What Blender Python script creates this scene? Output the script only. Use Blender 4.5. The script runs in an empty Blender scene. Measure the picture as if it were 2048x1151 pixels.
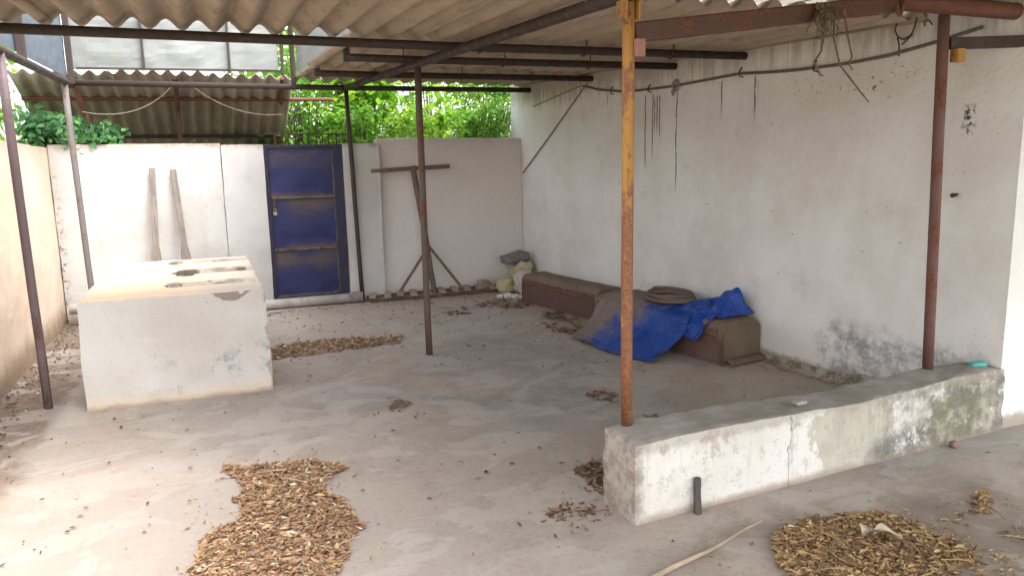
import bpy, bmesh, math, random
from mathutils import Vector, Matrix, noise as mnoise
rnd = random.Random(7)
S = bpy.context.scene
COL = S.collection
R = math.radians

# ------------------------------------------------------------------ camera
F_PX, W_PX, H_PX, EYE = 1500.0, 2048, 1151, 1.6
_p, _r, _w = R(9.4), R(-1.15), R(22.0)
FW = Vector((math.sin(_w)*math.cos(_p), math.cos(_w)*math.cos(_p), -math.sin(_p)))
_R0 = Vector((math.cos(_w), -math.sin(_w), 0)); _U0 = _R0.cross(FW)
RT = math.cos(_r)*_R0 + math.sin(_r)*_U0
UP = -math.sin(_r)*_R0 + math.cos(_r)*_U0
cd = bpy.data.cameras.new('camera'); cam = bpy.data.objects.new('camera', cd); COL.objects.link(cam)
cd.sensor_width = 36; cd.lens = F_PX/W_PX*36; cd.clip_start = .05; cd.clip_end = 1000
M = Matrix((RT, UP, -FW)).transposed().to_4x4(); M.translation = (0, 0, EYE)
cam.matrix_world = M
S.camera = cam

# ------------------------------------------------------------------ sky, sun, exposure
wd = bpy.data.worlds.new('World'); S.world = wd; wd.use_nodes = True
wn = wd.node_tree; bg = wn.nodes['Background']
sky = wn.nodes.new('ShaderNodeTexSky'); sky.sky_type = 'NISHITA'; sky.sun_disc = False
SUN_FROM = Vector((.34, -.42, .80)).normalized()
sky.sun_elevation = math.asin(SUN_FROM.z); sky.sun_rotation = math.atan2(SUN_FROM.x, SUN_FROM.y)
sky.air_density = 1.0; sky.dust_density = 4.0; sky.ozone_density = 1.0
hs = wn.nodes.new('ShaderNodeHueSaturation'); hs.inputs['Saturation'].default_value = .22
wn.links.new(sky.outputs[0], hs.inputs['Color']); wn.links.new(hs.outputs[0], bg.inputs[0])
bg.inputs[1].default_value = .15
sl = bpy.data.lights.new('sun', 'SUN'); sl.energy = .5; sl.angle = R(55); sl.color = (1, .96, .91)
so = bpy.data.objects.new('sun', sl); COL.objects.link(so)
so.rotation_euler = (-SUN_FROM).to_track_quat('-Z', 'Y').to_euler()
S.view_settings.view_transform = 'Standard'; S.view_settings.look = 'None'
S.view_settings.exposure = 2.5; S.view_settings.gamma = 1.0
S.cycles.max_bounces = 10; S.cycles.diffuse_bounces = 6; S.cycles.transparent_max_bounces = 8

# ------------------------------------------------------------------ helpers
def ray(px, py): return FW + RT*((px-W_PX/2)/F_PX) - UP*((py-H_PX/2)/F_PX)
def on_z(px, py, z=0):                       # the point of a level surface
    d = ray(px, py); t = (z-EYE)/d.z; return Vector((0, 0, EYE)) + d*t
def at_y(px, py, y):
    d = ray(px, py); return Vector((0, 0, EYE)) + d*(y/d.y)
def fbm(x, y, z, o=3):
    v, a = 0, 1
    for i in range(o):
        v += a*mnoise.noise(Vector((x, y, z))*(2**i)); a *= .5
    return v

class MB:
    def __init__(s): s.v = []; s.f = []
    def add(s, vs, fs):
        o = len(s.v); s.v += [tuple(v) for v in vs]; s.f += [tuple(i+o for i in f) for f in fs]
    def box(s, c, size, rot=None):
        c = Vector(c); hx, hy, hz = [q/2 for q in size]
        vs = [Vector((x, y, z)) for x in (-hx, hx) for y in (-hy, hy) for z in (-hz, hz)]
        if rot is not None: vs = [rot @ v for v in vs]
        s.add([v+c for v in vs], [(0,1,3,2),(4,6,7,5),(0,4,5,1),(2,3,7,6),(0,2,6,4),(1,5,7,3)])
        return s
    def beam(s, a, b, w, h, up=(0, 0, 1)):   # a rectangular bar from a to b
        a = Vector(a); b = Vector(b); d = (b-a); L = d.length; d.normalize()
        u = Vector(up); sd = d.cross(u)
        if sd.length < 1e-4: sd = d.cross(Vector((0, 1, 0)))
        sd.normalize(); u = sd.cross(d)
        s.box((a+b)/2, (L, w, h), Matrix((d, sd, u)).transposed()); return s
    def tube(s, pts, r, n=10, cap=True, closed=False):
        pts = [Vector(p) for p in pts]; m = len(pts)
        rs = r if isinstance(r, (list, tuple)) else [r]*m
        t0 = (pts[1]-pts[0]).normalized()
        u = t0.orthogonal().normalized(); vs = []; prev = t0
        for i, p in enumerate(pts):
            a = pts[max(i-1, 0)]; b = pts[min(i+1, m-1)]
            t = (b-a).normalized()
            q = prev.rotation_difference(t); u = (q @ u); u = (u - t*u.dot(t)).normalized(); prev = t
            w = t.cross(u)
            for k in range(n):
                an = 2*math.pi*k/n; vs.append(p + (u*math.cos(an)+w*math.sin(an))*rs[i])
        fs = [(i*n+k, i*n+(k+1) % n, (i+1)*n+(k+1) % n, (i+1)*n+k) for i in range(m-1) for k in range(n)]
        if cap: fs += [tuple(reversed(range(n))), tuple(range((m-1)*n, m*n))]
        s.add(vs, fs); return s
    def grid(s, nu, nv, fn):
        vs = [fn(i/nu, j/nv) for i in range(nu+1) for j in range(nv+1)]
        fs = [(i*(nv+1)+j, (i+1)*(nv+1)+j, (i+1)*(nv+1)+j+1, i*(nv+1)+j+1) for i in range(nu) for j in range(nv)]
        s.add(vs, fs); return s
    def rough(s, x0, x1, y0, y1, z0, z1, step, amp, rad=.015, seed=0, freq=3., xf=None):
        # a box of many faces whose skin is uneven and whose edges are worn round
        n = [max(2, int(round((b-a)/step))) for a, b in ((x0, x1), (y0, y1), (z0, z1))]
        idx = {}; vs = []; fs = []
        def vid(i, j, k):
            if (i, j, k) not in idx:
                p = Vector((x0+(x1-x0)*i/n[0], y0+(y1-y0)*j/n[1], z0+(z1-z0)*k/n[2]))
                lo = Vector((x0+rad, y0+rad, z0+rad)); hi = Vector((x1-rad, y1-rad, z1-rad))
                q = Vector([min(max(p[c], lo[c]), hi[c]) for c in range(3)])
                d = p-q
                if d.length > 1e-6:
                    on = sum(1 for c in range(3) if abs(d[c]) > 1e-6)
                    if on > 1: p = q + d.normalized()*rad
                    nn = d.normalized()
                    a = amp*(fbm(p.x*freq+seed, p.y*freq, p.z*freq)+.6*fbm(p.x*freq*4, p.y*freq*4+seed, p.z*freq*4)*(1.5 if on > 1 else .4))
                    p = p + nn*a
                if xf: p = xf(p)
                idx[(i, j, k)] = len(vs); vs.append(p)
            return idx[(i, j, k)]
        for ax in range(3):
            b, c = [q for q in range(3) if q != ax]
            for side in (0, n[ax]):
                for i in range(n[b]):
                    for j in range(n[c]):
                        def mk(bb, cc):
                            t = [0, 0, 0]; t[ax] = side; t[b] = bb; t[c] = cc; return vid(*t)
                        q = (mk(i, j), mk(i+1, j), mk(i+1, j+1), mk(i, j+1))
                        fl = (side == 0) ^ (ax == 1)
                        fs.append(tuple(reversed(q)) if fl else q)
        s.add(vs, fs); return s
    def obj(s, name, mat, parent=None, smooth=False, bevel=0, solid=0, loc=None):
        me = bpy.data.meshes.new(name); me.from_pydata(s.v, [], s.f); me.validate()
        if smooth: me.polygons.foreach_set('use_smooth', [True]*len(me.polygons))
        me.materials.append(mat); me.update()
        o = bpy.data.objects.new(name, me); COL.objects.link(o)
        if parent is not None:
            o.parent = parent; o.location = -parent.location if parent.type == 'EMPTY' and parent.parent is None else (0, 0, 0)
        if solid:
            md = o.modifiers.new('solid', 'SOLIDIFY'); md.thickness = solid; md.offset = 0
        if bevel:
            md = o.modifiers.new('bevel', 'BEVEL'); md.width = bevel; md.segments = 2; md.limit_method = 'ANGLE'
        return o
def tag(o, label=None, cat=None, group=None, kind=None):
    if label: o['label'] = label
    if cat: o['category'] = cat
    if group: o['group'] = group
    if kind: o['kind'] = kind
    return o
def thing(name, label, cat, loc=(0, 0, 0), group=None):
    o = bpy.data.objects.new(name, None); COL.objects.link(o); o.location = loc; o.empty_display_size = .1
    return tag(o, label, cat, group)

# ------------------------------------------------------------------ material nodes
class NT:
    def __init__(s, name, rough=.85):
        s.m = bpy.data.materials.new(name); s.m.use_nodes = True; s.t = s.m.node_tree
        s.b = s.t.nodes['Principled BSDF']; s.b.inputs['Roughness'].default_value = rough
        s.b.inputs['Specular IOR Level'].default_value = .3
        s.geo = s.t.nodes.new('ShaderNodeNewGeometry'); s.pos = s.geo.outputs['Position']
        sp = s.t.nodes.new('ShaderNodeSeparateXYZ'); s.t.links.new(s.pos, sp.inputs[0])
        s.x, s.y, s.z = sp.outputs
        s.isl = s.geo.outputs['Random Per Island']
    def _set(s, sock, v):
        if hasattr(v, 'is_linked'): s.t.links.new(v, sock)
        elif isinstance(v, (tuple, list)) and len(v) == 3 and sock.type == 'RGBA': sock.default_value = (*v, 1)
        else: sock.default_value = v
    def mapv(s, scale=(1, 1, 1), loc=(0, 0, 0)):
        n = s.t.nodes.new('ShaderNodeMapping'); s.t.links.new(s.pos, n.inputs[0])
        n.inputs['Scale'].default_value = scale; n.inputs['Location'].default_value = loc; return n.outputs[0]
    def noise(s, scale, detail=4, rough=.6, vec=None, dist=0):
        n = s.t.nodes.new('ShaderNodeTexNoise'); s.t.links.new(vec or s.pos, n.inputs['Vector'])
        n.inputs['Scale'].default_value = scale; n.inputs['Detail'].default_value = detail
        n.inputs['Roughness'].default_value = rough; n.inputs['Distortion'].default_value = dist; return n.outputs[0]
    def vor(s, scale, vec=None, feat='F1'):
        n = s.t.nodes.new('ShaderNodeTexVoronoi'); s.t.links.new(vec or s.pos, n.inputs['Vector']); n.feature = feat
        n.inputs['Scale'].default_value = scale; return n.outputs['Distance']
    def step(s, v, a, b, lo=0., hi=1.):
        n = s.t.nodes.new('ShaderNodeMapRange'); s._set(n.inputs[0], v)
        n.inputs[1].default_value = a; n.inputs[2].default_value = b; n.inputs[3].default_value = lo; n.inputs[4].default_value = hi
        n.interpolation_type = 'SMOOTHSTEP'; return n.outputs[0]
    def mth(s, op, a, b=0.):
        n = s.t.nodes.new('ShaderNodeMath'); n.operation = op; s._set(n.inputs[0], a); s._set(n.inputs[1], b); return n.outputs[0]
    def mul(s, *a):
        r = a[0]
        for q in a[1:]: r = s.mth('MULTIPLY', r, q)
        return r
    def mix(s, fac, a, b, mode='MIX'):
        n = s.t.nodes.new('ShaderNodeMix'); n.data_type = 'RGBA'; n.blend_type = mode
        s._set(n.inputs[0], fac); s._set(n.inputs[6], a); s._set(n.inputs[7], b); return n.outputs[2]
    def ramp(s, fac, stops, interp='LINEAR'):
        n = s.t.nodes.new('ShaderNodeValToRGB'); s._set(n.inputs[0], fac); e = n.color_ramp; e.interpolation = interp
        while len(e.elements) < len(stops): e.elements.new(.5)
        for el, (p, c) in zip(e.elements, stops): el.position = p; el.color = (*c, 1)
        return n.outputs[0]
    def bump(s, h, strength=.3, dist=.01):
        n = s.t.nodes.new('ShaderNodeBump'); s._set(n.inputs['Height'], h)
        n.inputs['Strength'].default_value = strength; n.inputs['Distance'].default_value = dist
        s.t.links.new(n.outputs[0], s.b.inputs['Normal'])
    def done(s, col, rough=None):
        s._set(s.b.inputs['Base Color'], col)
        if rough is not None: s._set(s.b.inputs['Roughness'], rough)
        return s.m
    def box(s, sock, c, w, soft):            # 1 within w of c along one axis
        d = s.mth('ABSOLUTE', s.mth('SUBTRACT', sock, c)); return s.step(d, w, w+soft, 1., 0.)

def plaster(name, base, extra=None, base_h=.35, stain=.5):
    k = NT(name, .92)
    big = k.noise(.9, 5, .62); mid = k.noise(3.5, 6, .65); fine = k.noise(38, 4, .6)
    c = k.mix(k.step(big, .38, .68), base, [q*w for q, w in zip(base, (.86, .82, .79))])
    c = k.mix(k.mul(k.step(mid, .55, .75), stain), c, [q*w for q, w in zip(base, (.72, .66, .60))])
    st = k.noise(1, 5, .6, k.mapv((4.5, 4.5, .5)))               # runs of rain
    c = k.mix(k.mul(k.step(st, .52, .74), stain*.4), c, [q*w for q, w in zip(base, (.70, .63, .56))])
    gz = k.mth('ADD', k.z, k.mth('MULTIPLY', k.mth('SUBTRACT', mid, .5), base_h*1.6))
    c = k.mix(k.mul(k.step(gz, 0., base_h, 1., 0.), .75), c, (.36, .27, .20))
    c = k.mix(k.mul(k.step(k.noise(55, 2, .5), .69, .74), k.step(mid, .45, .6), .7), c, (.16, .12, .09))
    c = k.mix(k.mul(k.step(fine, .5, .8), .25), c, [q*.8 for q in base])
    if extra: c = extra(k, c, mid, fine)
    h = k.mth('ADD', k.mth('MULTIPLY', mid, .9), k.mth('MULTIPLY', fine, .25))
    h = k.mth('ADD', h, k.mth('MULTIPLY', k.noise(1.6, 3, .5), 2.2))
    k.bump(h, .45, .03)
    return k.done(c)

def x_right(k, c, mid, fine):
    # black drip runs below the cable and the roof edge
    wob = k.mul(k.mth('SUBTRACT', k.noise(5, 3, .6), .5), .03); brk = k.step(k.noise(1, 4, .7, k.mapv((30, 30, 9))), .36, .46)
    tot = None
    for (y, za, zb) in ((6.38, 2.23, 1.42), (6.26, 2.23, 1.55), (6.23, 2.21, 1.8), (6.19, 2.21, 1.77), (6.15, 2.21, 1.70), (5.90, 2.21, 1.25), (7.06, 2.31, 2.08),
                        (5.30, 2.25, 1.88), (4.91, 2.25, 1.82), (4.88, 2.2, 2.0), (4.79, 2.42, 2.34), (4.71, 2.43, 2.34), (6.36, 2.41, 2.25), (6.27, 2.40, 2.24), (6.17, 2.39, 2.23), (7.13, 2.39, 2.30), (7.4, 2.4, 2.2), (8.2, 2.45, 2.2), (8.5, 2.45, 2.25)):
        q = k.mul(k.step(k.mth('ABSOLUTE', k.mth('SUBTRACT', k.mth('ADD', k.y, wob), y)), .013, .005), k.step(k.z, za+.01, za-.03), k.step(k.z, zb, zb+.25))
        tot = q if tot is None else k.mth('MAXIMUM', tot, q)
    c = k.mix(k.mul(tot, brk, .85), c, (.085, .068, .052))
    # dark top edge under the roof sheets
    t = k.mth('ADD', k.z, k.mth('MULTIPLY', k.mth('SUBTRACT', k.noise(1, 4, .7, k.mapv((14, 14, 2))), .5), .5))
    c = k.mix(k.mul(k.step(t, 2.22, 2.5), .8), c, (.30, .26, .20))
    # grey mould where the damp comes up behind the dwarf wall
    d = k.mth('ADD', k.mul(k.box(k.y, 3.55, .40, .45), k.step(k.z, .60, .25)), k.mul(k.mth('SUBTRACT', k.noise(2.6, 6, .68), .5), 1.5))
    mo = k.noise(7, 9, .8)
    c = k.mix(k.mul(k.step(d, .30, .85), k.step(mo, .38, .62), .85), c, (.23, .24, .25))
    # peeled foot with an uneven lip
    pf = k.mth('ADD', k.z, k.mth('MULTIPLY', k.mth('SUBTRACT', k.noise(5, 5, .7), .5), .22))
    c = k.mix(k.mul(k.step(pf, .10, .05), .8), c, (.30, .26, .20))
    # bird-dropping dark splash by the corner, scattered nail holes
    sp_ = k.mul(k.box(k.y, 3.15, .02, .035), k.box(k.z, 1.80, .05, .06), k.step(k.noise(28, 4, .7), .48, .56))
    c = k.mix(sp_, c, (.10, .085, .07))
    c = k.mix(k.mul(k.step(k.vor(4.2), .045, .03), k.step(mid, .45, .55), .8), c, (.16, .13, .11))
    # chips in a cluster
    ch = k.mul(k.step(k.noise(30, 3, .7), .62, .66), k.box(k.z, 2.08, .06, .1), k.box(k.y, 4.0, .3, .35))
    c = k.mix(ch, c, (.14, .11, .08))
    return c
def x_back(k, c, mid, fine):
    # dry creeper marks along the pier's edge and the corner
    sp = k.step(k.noise(24, 6, .75), .53, .60)
    e1 = k.box(k.x, 2.02, .03, .09); e2 = k.mul(k.box(k.x, 3.80, .02, .14), k.step(k.z, 1.6, 1.2))
    e3 = k.mul(k.box(k.x, -1.44, .015, .06), k.step(k.z, 1.75, 1.3))
    c = k.mix(k.mul(sp, k.mth('MAXIMUM', k.mth('MAXIMUM', e1, e2), e3), .9), c, (.13, .10, .07))
    t = k.mth('ADD', k.z, k.mth('MULTIPLY', k.mth('SUBTRACT', k.noise(6, 5, .7), .5), .25))
    c = k.mix(k.mul(k.step(t, 1.80, 1.90), .75), c, (.30, .21, .15))
    # right half pinker, its colour lightened to offset the dimmer light there
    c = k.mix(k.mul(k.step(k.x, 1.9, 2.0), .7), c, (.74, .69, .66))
    return c
def x_low(k, c, mid, fine):
    sp = k.t.nodes.new('ShaderNodeSeparateXYZ'); k.t.links.new(k.geo.outputs['Normal'], sp.inputs[0])
    up = k.step(sp.outputs[2], .5, .85); grime = k.noise(11, 9, .78); big = k.noise(1.7, 6, .62, k.mapv((1, 1, .7), (3, 1, 0)))
    pt = k.step(k.mth('ADD', big, k.mul(k.mth('SUBTRACT', grime, .5), .16)), .475, .50)     # where the lime coat has gone
    c = k.mix(k.mul(pt, .8), c, k.mix(k.step(mid, .38, .62), (.44, .40, .33), (.35, .32, .265)))
    c = k.mix(k.mul(k.step(grime, .53, .62), .55), c, (.33, .31, .27))
    run = k.noise(1, 5, .65, k.mapv((11, 11, .9)))
    c = k.mix(k.mul(k.step(run, .54, .66), k.step(k.z, .0, .3), .5), c, (.30, .285, .25))
    a = k.mth('ADD', k.step(k.x, 2.6, 3.7), k.mth('MULTIPLY', k.mth('SUBTRACT', k.noise(2.2, 5, .65), .5), 2.4))
    c = k.mix(k.mul(k.step(a, .35, .95), k.step(grime, .36, .54), .92), c, (.125, .125, .11))
    g = k.mul(k.box(k.x, 3.85, .18, .25), k.box(k.z, .15, .07, .12), k.step(mid, .35, .6))
    c = k.mix(k.mul(g, .55), c, (.19, .17, .09))
    lip = k.mth('ADD', k.z, k.mul(k.mth('SUBTRACT', k.noise(9, 6, .75), .5), .12))
    c = k.mix(k.mul(k.step(lip, .31, .35), .6), c, (.33, .295, .25))
    c = k.mix(k.mul(k.step(lip, .05, .0), .6), c, (.27, .22, .18))
    crk = k.mth('ABSOLUTE', k.mth('ADD', k.mth('SUBTRACT', k.x, 2.56), k.mul(k.mth('SUBTRACT', k.noise(5, 4, .6), .5), .16)))
    c = k.mix(k.mul(k.step(crk, .005, .001), .8), c, (.14, .12, .10))
    c = k.mix(k.mul(up, .92), c, k.mix(k.step(mid, .36, .64), k.mix(fine, (.34, .315, .29), (.27, .25, .225)), (.21, .185, .16)))
    c = k.mix(k.mul(k.step(k.x, 1.72, 1.66), .85), c, k.mix(k.step(grime, .42, .58), (.40, .37, .335), (.235, .20, .165)))
    return c
PITS = ((-.27, 6.14, .06, .13), (-.20, 6.86, .11, .26), (-.30, 7.62, .06, .16), (.24, 6.93, .07, .12))
def x_block(k, c, mid, fine):
    sp = k.t.nodes.new('ShaderNodeSeparateXYZ'); k.t.links.new(k.geo.outputs['Normal'], sp.inputs[0])
    up = k.step(sp.outputs[2], .2, .5)
    top = k.mix(k.step(k.noise(2.4, 5, .6), .4, .65), (.58, .43, .30), (.50, .40, .31))
    top = k.mix(k.step(k.x, -.25, .2), top, (.47, .415, .36))
    top = k.mix(k.mul(k.step(k.noise(16, 5, .7), .60, .68), .6), top, (.30, .23, .17))
    c = k.mix(up, c, top)
    mo = k.noise(7, 9, .8)
    z1 = k.mth('ADD', k.z, k.mth('MULTIPLY', k.mth('SUBTRACT', k.noise(1.7, 4, .6), .5), .6))
    c = k.mix(k.mul(k.step(mo, .52, .62), k.box(z1, .2, .10, .12), k.mth('SUBTRACT', 1., up), k.step(k.x, -.75, .1), .85), c, (.25, .265, .265))
    ft = k.mth('ADD', k.z, k.mth('MULTIPLY', k.mth('SUBTRACT', k.noise(4, 5, .7), .5), .12))
    c = k.mix(k.mul(k.step(ft, .13, .02), .55), c, (.56, .45, .32))
    c = k.mix(k.mul(k.step(ft, .035, .0), .7), c, (.30, .24, .19))
    # soot in the hollows
    c = k.mix(k.mul(k.step(k.z, .70, .62), k.step(k.y, 5.75, 5.8), k.step(k.x, .1, -.1), .85), c, (.17, .13, .10))
    ins_ = k.mul(k.step(k.y, 5.65, 5.68), k.step(k.x, .34, .32), k.step(k.z, .748, .744), k.step(k.z, .45, .5))
    c = k.mix(k.mul(ins_, .9), c, k.mix(k.step(mo, .4, .6), (.47, .40, .33), (.33, .275, .225)))
    for (xc, yc, rx, ry) in PITS:
        dx_ = k.mth('DIVIDE', k.mth('SUBTRACT', k.x, xc), rx); dy_ = k.mth('DIVIDE', k.mth('SUBTRACT', k.y, yc), ry)
        rr = k.mth('ADD', k.mth('ADD', k.mul(dx_, dx_), k.mul(dy_, dy_)), k.mul(k.mth('SUBTRACT', k.noise(14, 5, .7), .5), 1.2))
        c = k.mix(k.mul(k.step(rr, 1.5, .9), k.step(k.z, .746, .735), .9), c, k.mix(fine, (.05, .038, .03), (.14, .11, .085)))
    # broken rim at the right end of the front
    dep = k.mth('ADD', k.mul(k.box(k.x, .11, .02, .15), .075), k.mul(k.mth('SUBTRACT', k.noise(13, 6, .75), .5), .11))
    pv = k.mth('SUBTRACT', dep, k.mth('SUBTRACT', .752, k.z))
    c = k.mix(k.mul(k.step(pv, .0, .006), k.box(k.x, .11, .14, .08), k.mth('SUBTRACT', 1., up)), c, k.mix(fine, (.30, .26, .22), (.20, .175, .15)))
    ce = k.mth('ADD', k.x, k.mul(k.mth('SUBTRACT', k.noise(9, 6, .75), .5), .16))
    c = k.mix(k.mul(k.step(ce, .335, .35), .8), c, (.30, .26, .22))
    return c
def x_fillet(k, c, mid, fine):
    g = k.noise(10, 9, .8); c = k.mix(k.mul(k.step(g, .42, .58), .9), c, (.13, .12, .085))
    return k.mix(k.mul(k.step(k.noise(24, 6, .7), .56, .64), .8), c, (.40, .36, .30))
def x_left(k, c, mid, fine):
    t = k.mth('ADD', k.z, k.mth('MULTIPLY', k.mth('SUBTRACT', k.noise(5, 5, .7), .5), .3))
    c = k.mix(k.mul(k.step(t, .30, .05), .8), c, (.22, .15, .10))
    c = k.mix(k.mul(k.step(t, 1.70, 1.9), .5), c, (.36, .29, .20))
    return c

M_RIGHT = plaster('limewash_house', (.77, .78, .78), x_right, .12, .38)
M_BACK = plaster('limewash_boundary', (.50, .49, .475), x_back, .10, .4)  # base colour darkened to hold down the vent's skylight on the left
M_LEFT = plaster('limewash_cream', (.68, .57, .46), x_left, .3, .4)
M_LOW = plaster('old_limewash', (.64, .63, .60), x_low, .05, .6)
M_BLOCK = plaster('limewash_block', (.53, .525, .51), x_block, .04, .22)

def floor_mat():
    k = NT('worn_concrete', .8)
    big = k.noise(.55, 5, .6, None, .4); mid = k.noise(2.3, 7, .66); fine = k.noise(30, 5, .7)
    c = k.mix(k.step(big, .38, .62), (.325, .270, .230), (.288, .258, .236))
    c = k.mix(k.mul(k.step(mid, .46, .70), .5), c, (.225, .195, .17))
    c = k.mix(k.mul(k.step(k.noise(1.1, 6, .6, k.mapv((1, 1, 1), (5, 9, 0))), .52, .66), .5), c, (.38, .345, .31))
    # blue-grey patch in the middle
    d = k.mul(k.box(k.x, 1.95, .35, .6), k.box(k.y, 4.75, .35, .6))
    c = k.mix(k.mul(d, k.step(mid, .40, .62), .6), c, (.19, .19, .198))
    # brown dust at the back and along the house, lightened to offset dim light
    bk = k.mth('ADD', k.step(k.y, 5.4, 8.2), k.mul(k.step(k.x, 2.2, 3.6), k.step(k.y, 2.6, 4.0), .9))
    c = k.mix(k.mul(k.mth('MINIMUM', bk, 1.), .55), c, (.41, .338, .288))
    # soil beside the left wall
    e = k.mth('ADD', k.x, k.mth('MULTIPLY', k.mth('SUBTRACT', mid, .5), .55))
    so_ = k.mul(k.step(e, -.98, -1.12), k.step(k.y, 2., 4.6))
    c = k.mix(k.mul(so_, .95), c, k.mix(k.step(fine, .4, .6), (.17, .125, .095), (.095, .07, .052)))
    # earth tracked over the yard outside the dwarf wall, brightened to counter shade
    o = k.mul(k.step(k.x, 1.4, 2.0), k.step(k.y, 2.75, 2.4))
    c = k.mix(k.mul(o, .7), c, k.mix(k.step(mid, .42, .62), (.40, .33, .275), (.27, .22, .182)))
    d2 = k.mul(k.box(k.x, 2.75, .45, .5), k.box(k.y, 2.05, .25, .35), k.step(mid, .3, .5))
    c = k.mix(k.mul(d2, .7), c, (.17, .135, .105))
    c = k.mix(k.mul(k.step(fine, .45, .75), .4), c, (.17, .145, .125))
    c = k.mix(k.mul(k.step(k.vor(13), .075, .05), k.step(k.noise(3, 2, .5), .52, .6)), c, (.12, .10, .085))
    wp_ = k.noise(1.7, 7, .6, k.mapv((1, 1.25, 1), (2, 7, 0)), .8)                 # worn paler skin, with an edge
    c = k.mix(k.mul(k.step(wp_, .52, .56), .42), c, (.40, .362, .335))
    rg = k.mth('ABSOLUTE', k.mth('SUBTRACT', k.noise(2.1, 5, .55, k.mapv((1, 1, 1), (1, 4, 0)), .5), .5))
    c = k.mix(k.mul(k.step(rg, .012, .002), k.step(mid, .45, .6), .35), c, (.19, .16, .135))
    sc_ = k.noise(1, 6, .72, k.mapv((5, 11, 1))); c = k.mix(k.mul(k.step(sc_, .62, .68), .5), c, (.19, .16, .14))
    c = k.mix(k.mul(k.step(k.x, .6, -.6), k.step(k.y, 6., 3.5), .35), c, (.33, .275, .23))  # warm light on the front-left floor, tinted into the colour
    c = k.mix(k.mul(k.step(k.vor(34), .10, .06), k.step(k.noise(2.1, 3, .6), .47, .56), .8), c, (.10, .083, .07))
    k.bump(k.mth('ADD', k.mth('MULTIPLY', mid, .8), k.mth('MULTIPLY', fine, .25)), .3, .012)
    return k.done(c, k.step(mid, .3, .7, .62, .9))
M_FLOOR = floor_mat()
def soil_mat():
    k = NT('soil', .95); n = k.noise(2, 8, .7)
    return k.done(k.mix(n, (.20, .15, .10), (.12, .13, .06)))
M_SOIL = soil_mat()

def metal(name, base, rust, amount, scale=14, rough=.6):
    k = NT(name, rough); n = k.noise(scale, 7, .7, k.mapv((1, 1, .45))); f = k.noise(70, 4, .6)
    c = k.mix(k.step(n, .5-amount*.35+.12, .62-amount*.35+.12), base, k.mix(k.step(f, .35, .65), rust, [q*.55 for q in rust]))
    c = k.mix(k.mul(k.step(f, .5, .7), .3), c, [q*.6 for q in base])
    k.bump(n, .25, .004); return k.done(c, k.step(n, .4, .6, rough-.1, .85))
RUST = (.17, .062, .028)
def yellow_mat():
    k = NT('rusty_yellow_paint', .65); n = k.noise(22, 8, .75, k.mapv((1, 1, .5))); f = k.noise(80, 4, .6)
    lim = k.step(k.z, 2.35, .5, -.03, .12)
    c = k.mix(k.step(k.mth('ADD', k.mth('ADD', k.mth('MULTIPLY', n, .55), k.mul(k.noise(5, 6, .65, k.mapv((1.6, 1.6, .5))), .45)), lim), .495, .545), (.35, .18, .042), k.mix(k.step(f, .35, .65), (.255, .11, .05), (.15, .065, .038)))
    c = k.mix(k.mul(k.step(k.noise(9, 4, .7), .62, .68), .7), c, (.10, .05, .03))
    k.bump(n, .3, .004); return k.done(c)
M_YEL = yellow_mat()
M_MAROON = metal('maroon_pipe', (.135, .07, .06), RUST, .3)
M_BEAM = metal('rusty_beam', (.075, .036, .027), (.135, .058, .032), .45, 12)
M_DARK = metal('dark_purlin', (.045, .034, .030), (.09, .045, .03), .3)
M_GREYP = metal('grey_pipe', (.135, .12, .115), (.15, .09, .06), .25)
M_BROWNP = metal('brown_pipe', (.10, .078, .066), (.17, .075, .04), .4)
M_LEFTP = metal('purple_grey_pipe', (.125, .09, .095), (.13, .06, .05), .3)
M_RUST = metal('rusty_pipe', (.12, .05, .034), (.18, .07, .034), .4)

def asbestos(name, a, b, dirt):
    k = NT(name, .95); n = k.noise(1.3, 6, .65); m_ = k.noise(6, 6, .7, k.mapv((3, .5, 1))); f = k.noise(60, 4, .6)
    c = k.mix(k.step(n, .35, .65), a, b)
    c = k.mix(k.mul(k.step(m_, .5, .68), .6), c, dirt)
    c = k.mix(k.mul(k.step(k.noise(3.5, 6, .75), .62, .72), .35), c, [q*1.35 for q in a])
    c = k.mix(k.mul(f, .25), c, dirt); k.bump(f, .25, .004); return k.done(c)
M_ROOF = asbestos('asbestos_brown', (.41, .34, .26), (.33, .27, .205), (.18, .14, .10))
M_LEAN = asbestos('asbestos_grey', (.40, .36, .30), (.30, .27, .23), (.16, .14, .12))
M_GREENSHEET = asbestos('sheet_green', (.30, .36, .26), (.22, .29, .20), (.15, .19, .13))
def sheet_mat():
    k = NT('dull_sheet_metal', .5); n = k.noise(1.4, 5, .6); m_ = k.noise(8, 5, .7)
    k.b.inputs['Metallic'].default_value = .15
    c = k.mix(k.step(n, .35, .65), (.24, .25, .24), (.18, .19, .18)); c = k.mix(k.mul(k.step(m_, .55, .7), .4), c, (.24, .22, .18))
    k.bump(n, .4, .03); return k.done(c)
M_SHEET = sheet_mat()
M_SHEETB = metal('blue_grey_sheet', (.10, .125, .155), (.14, .13, .12), .25, 5, .5)
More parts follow.
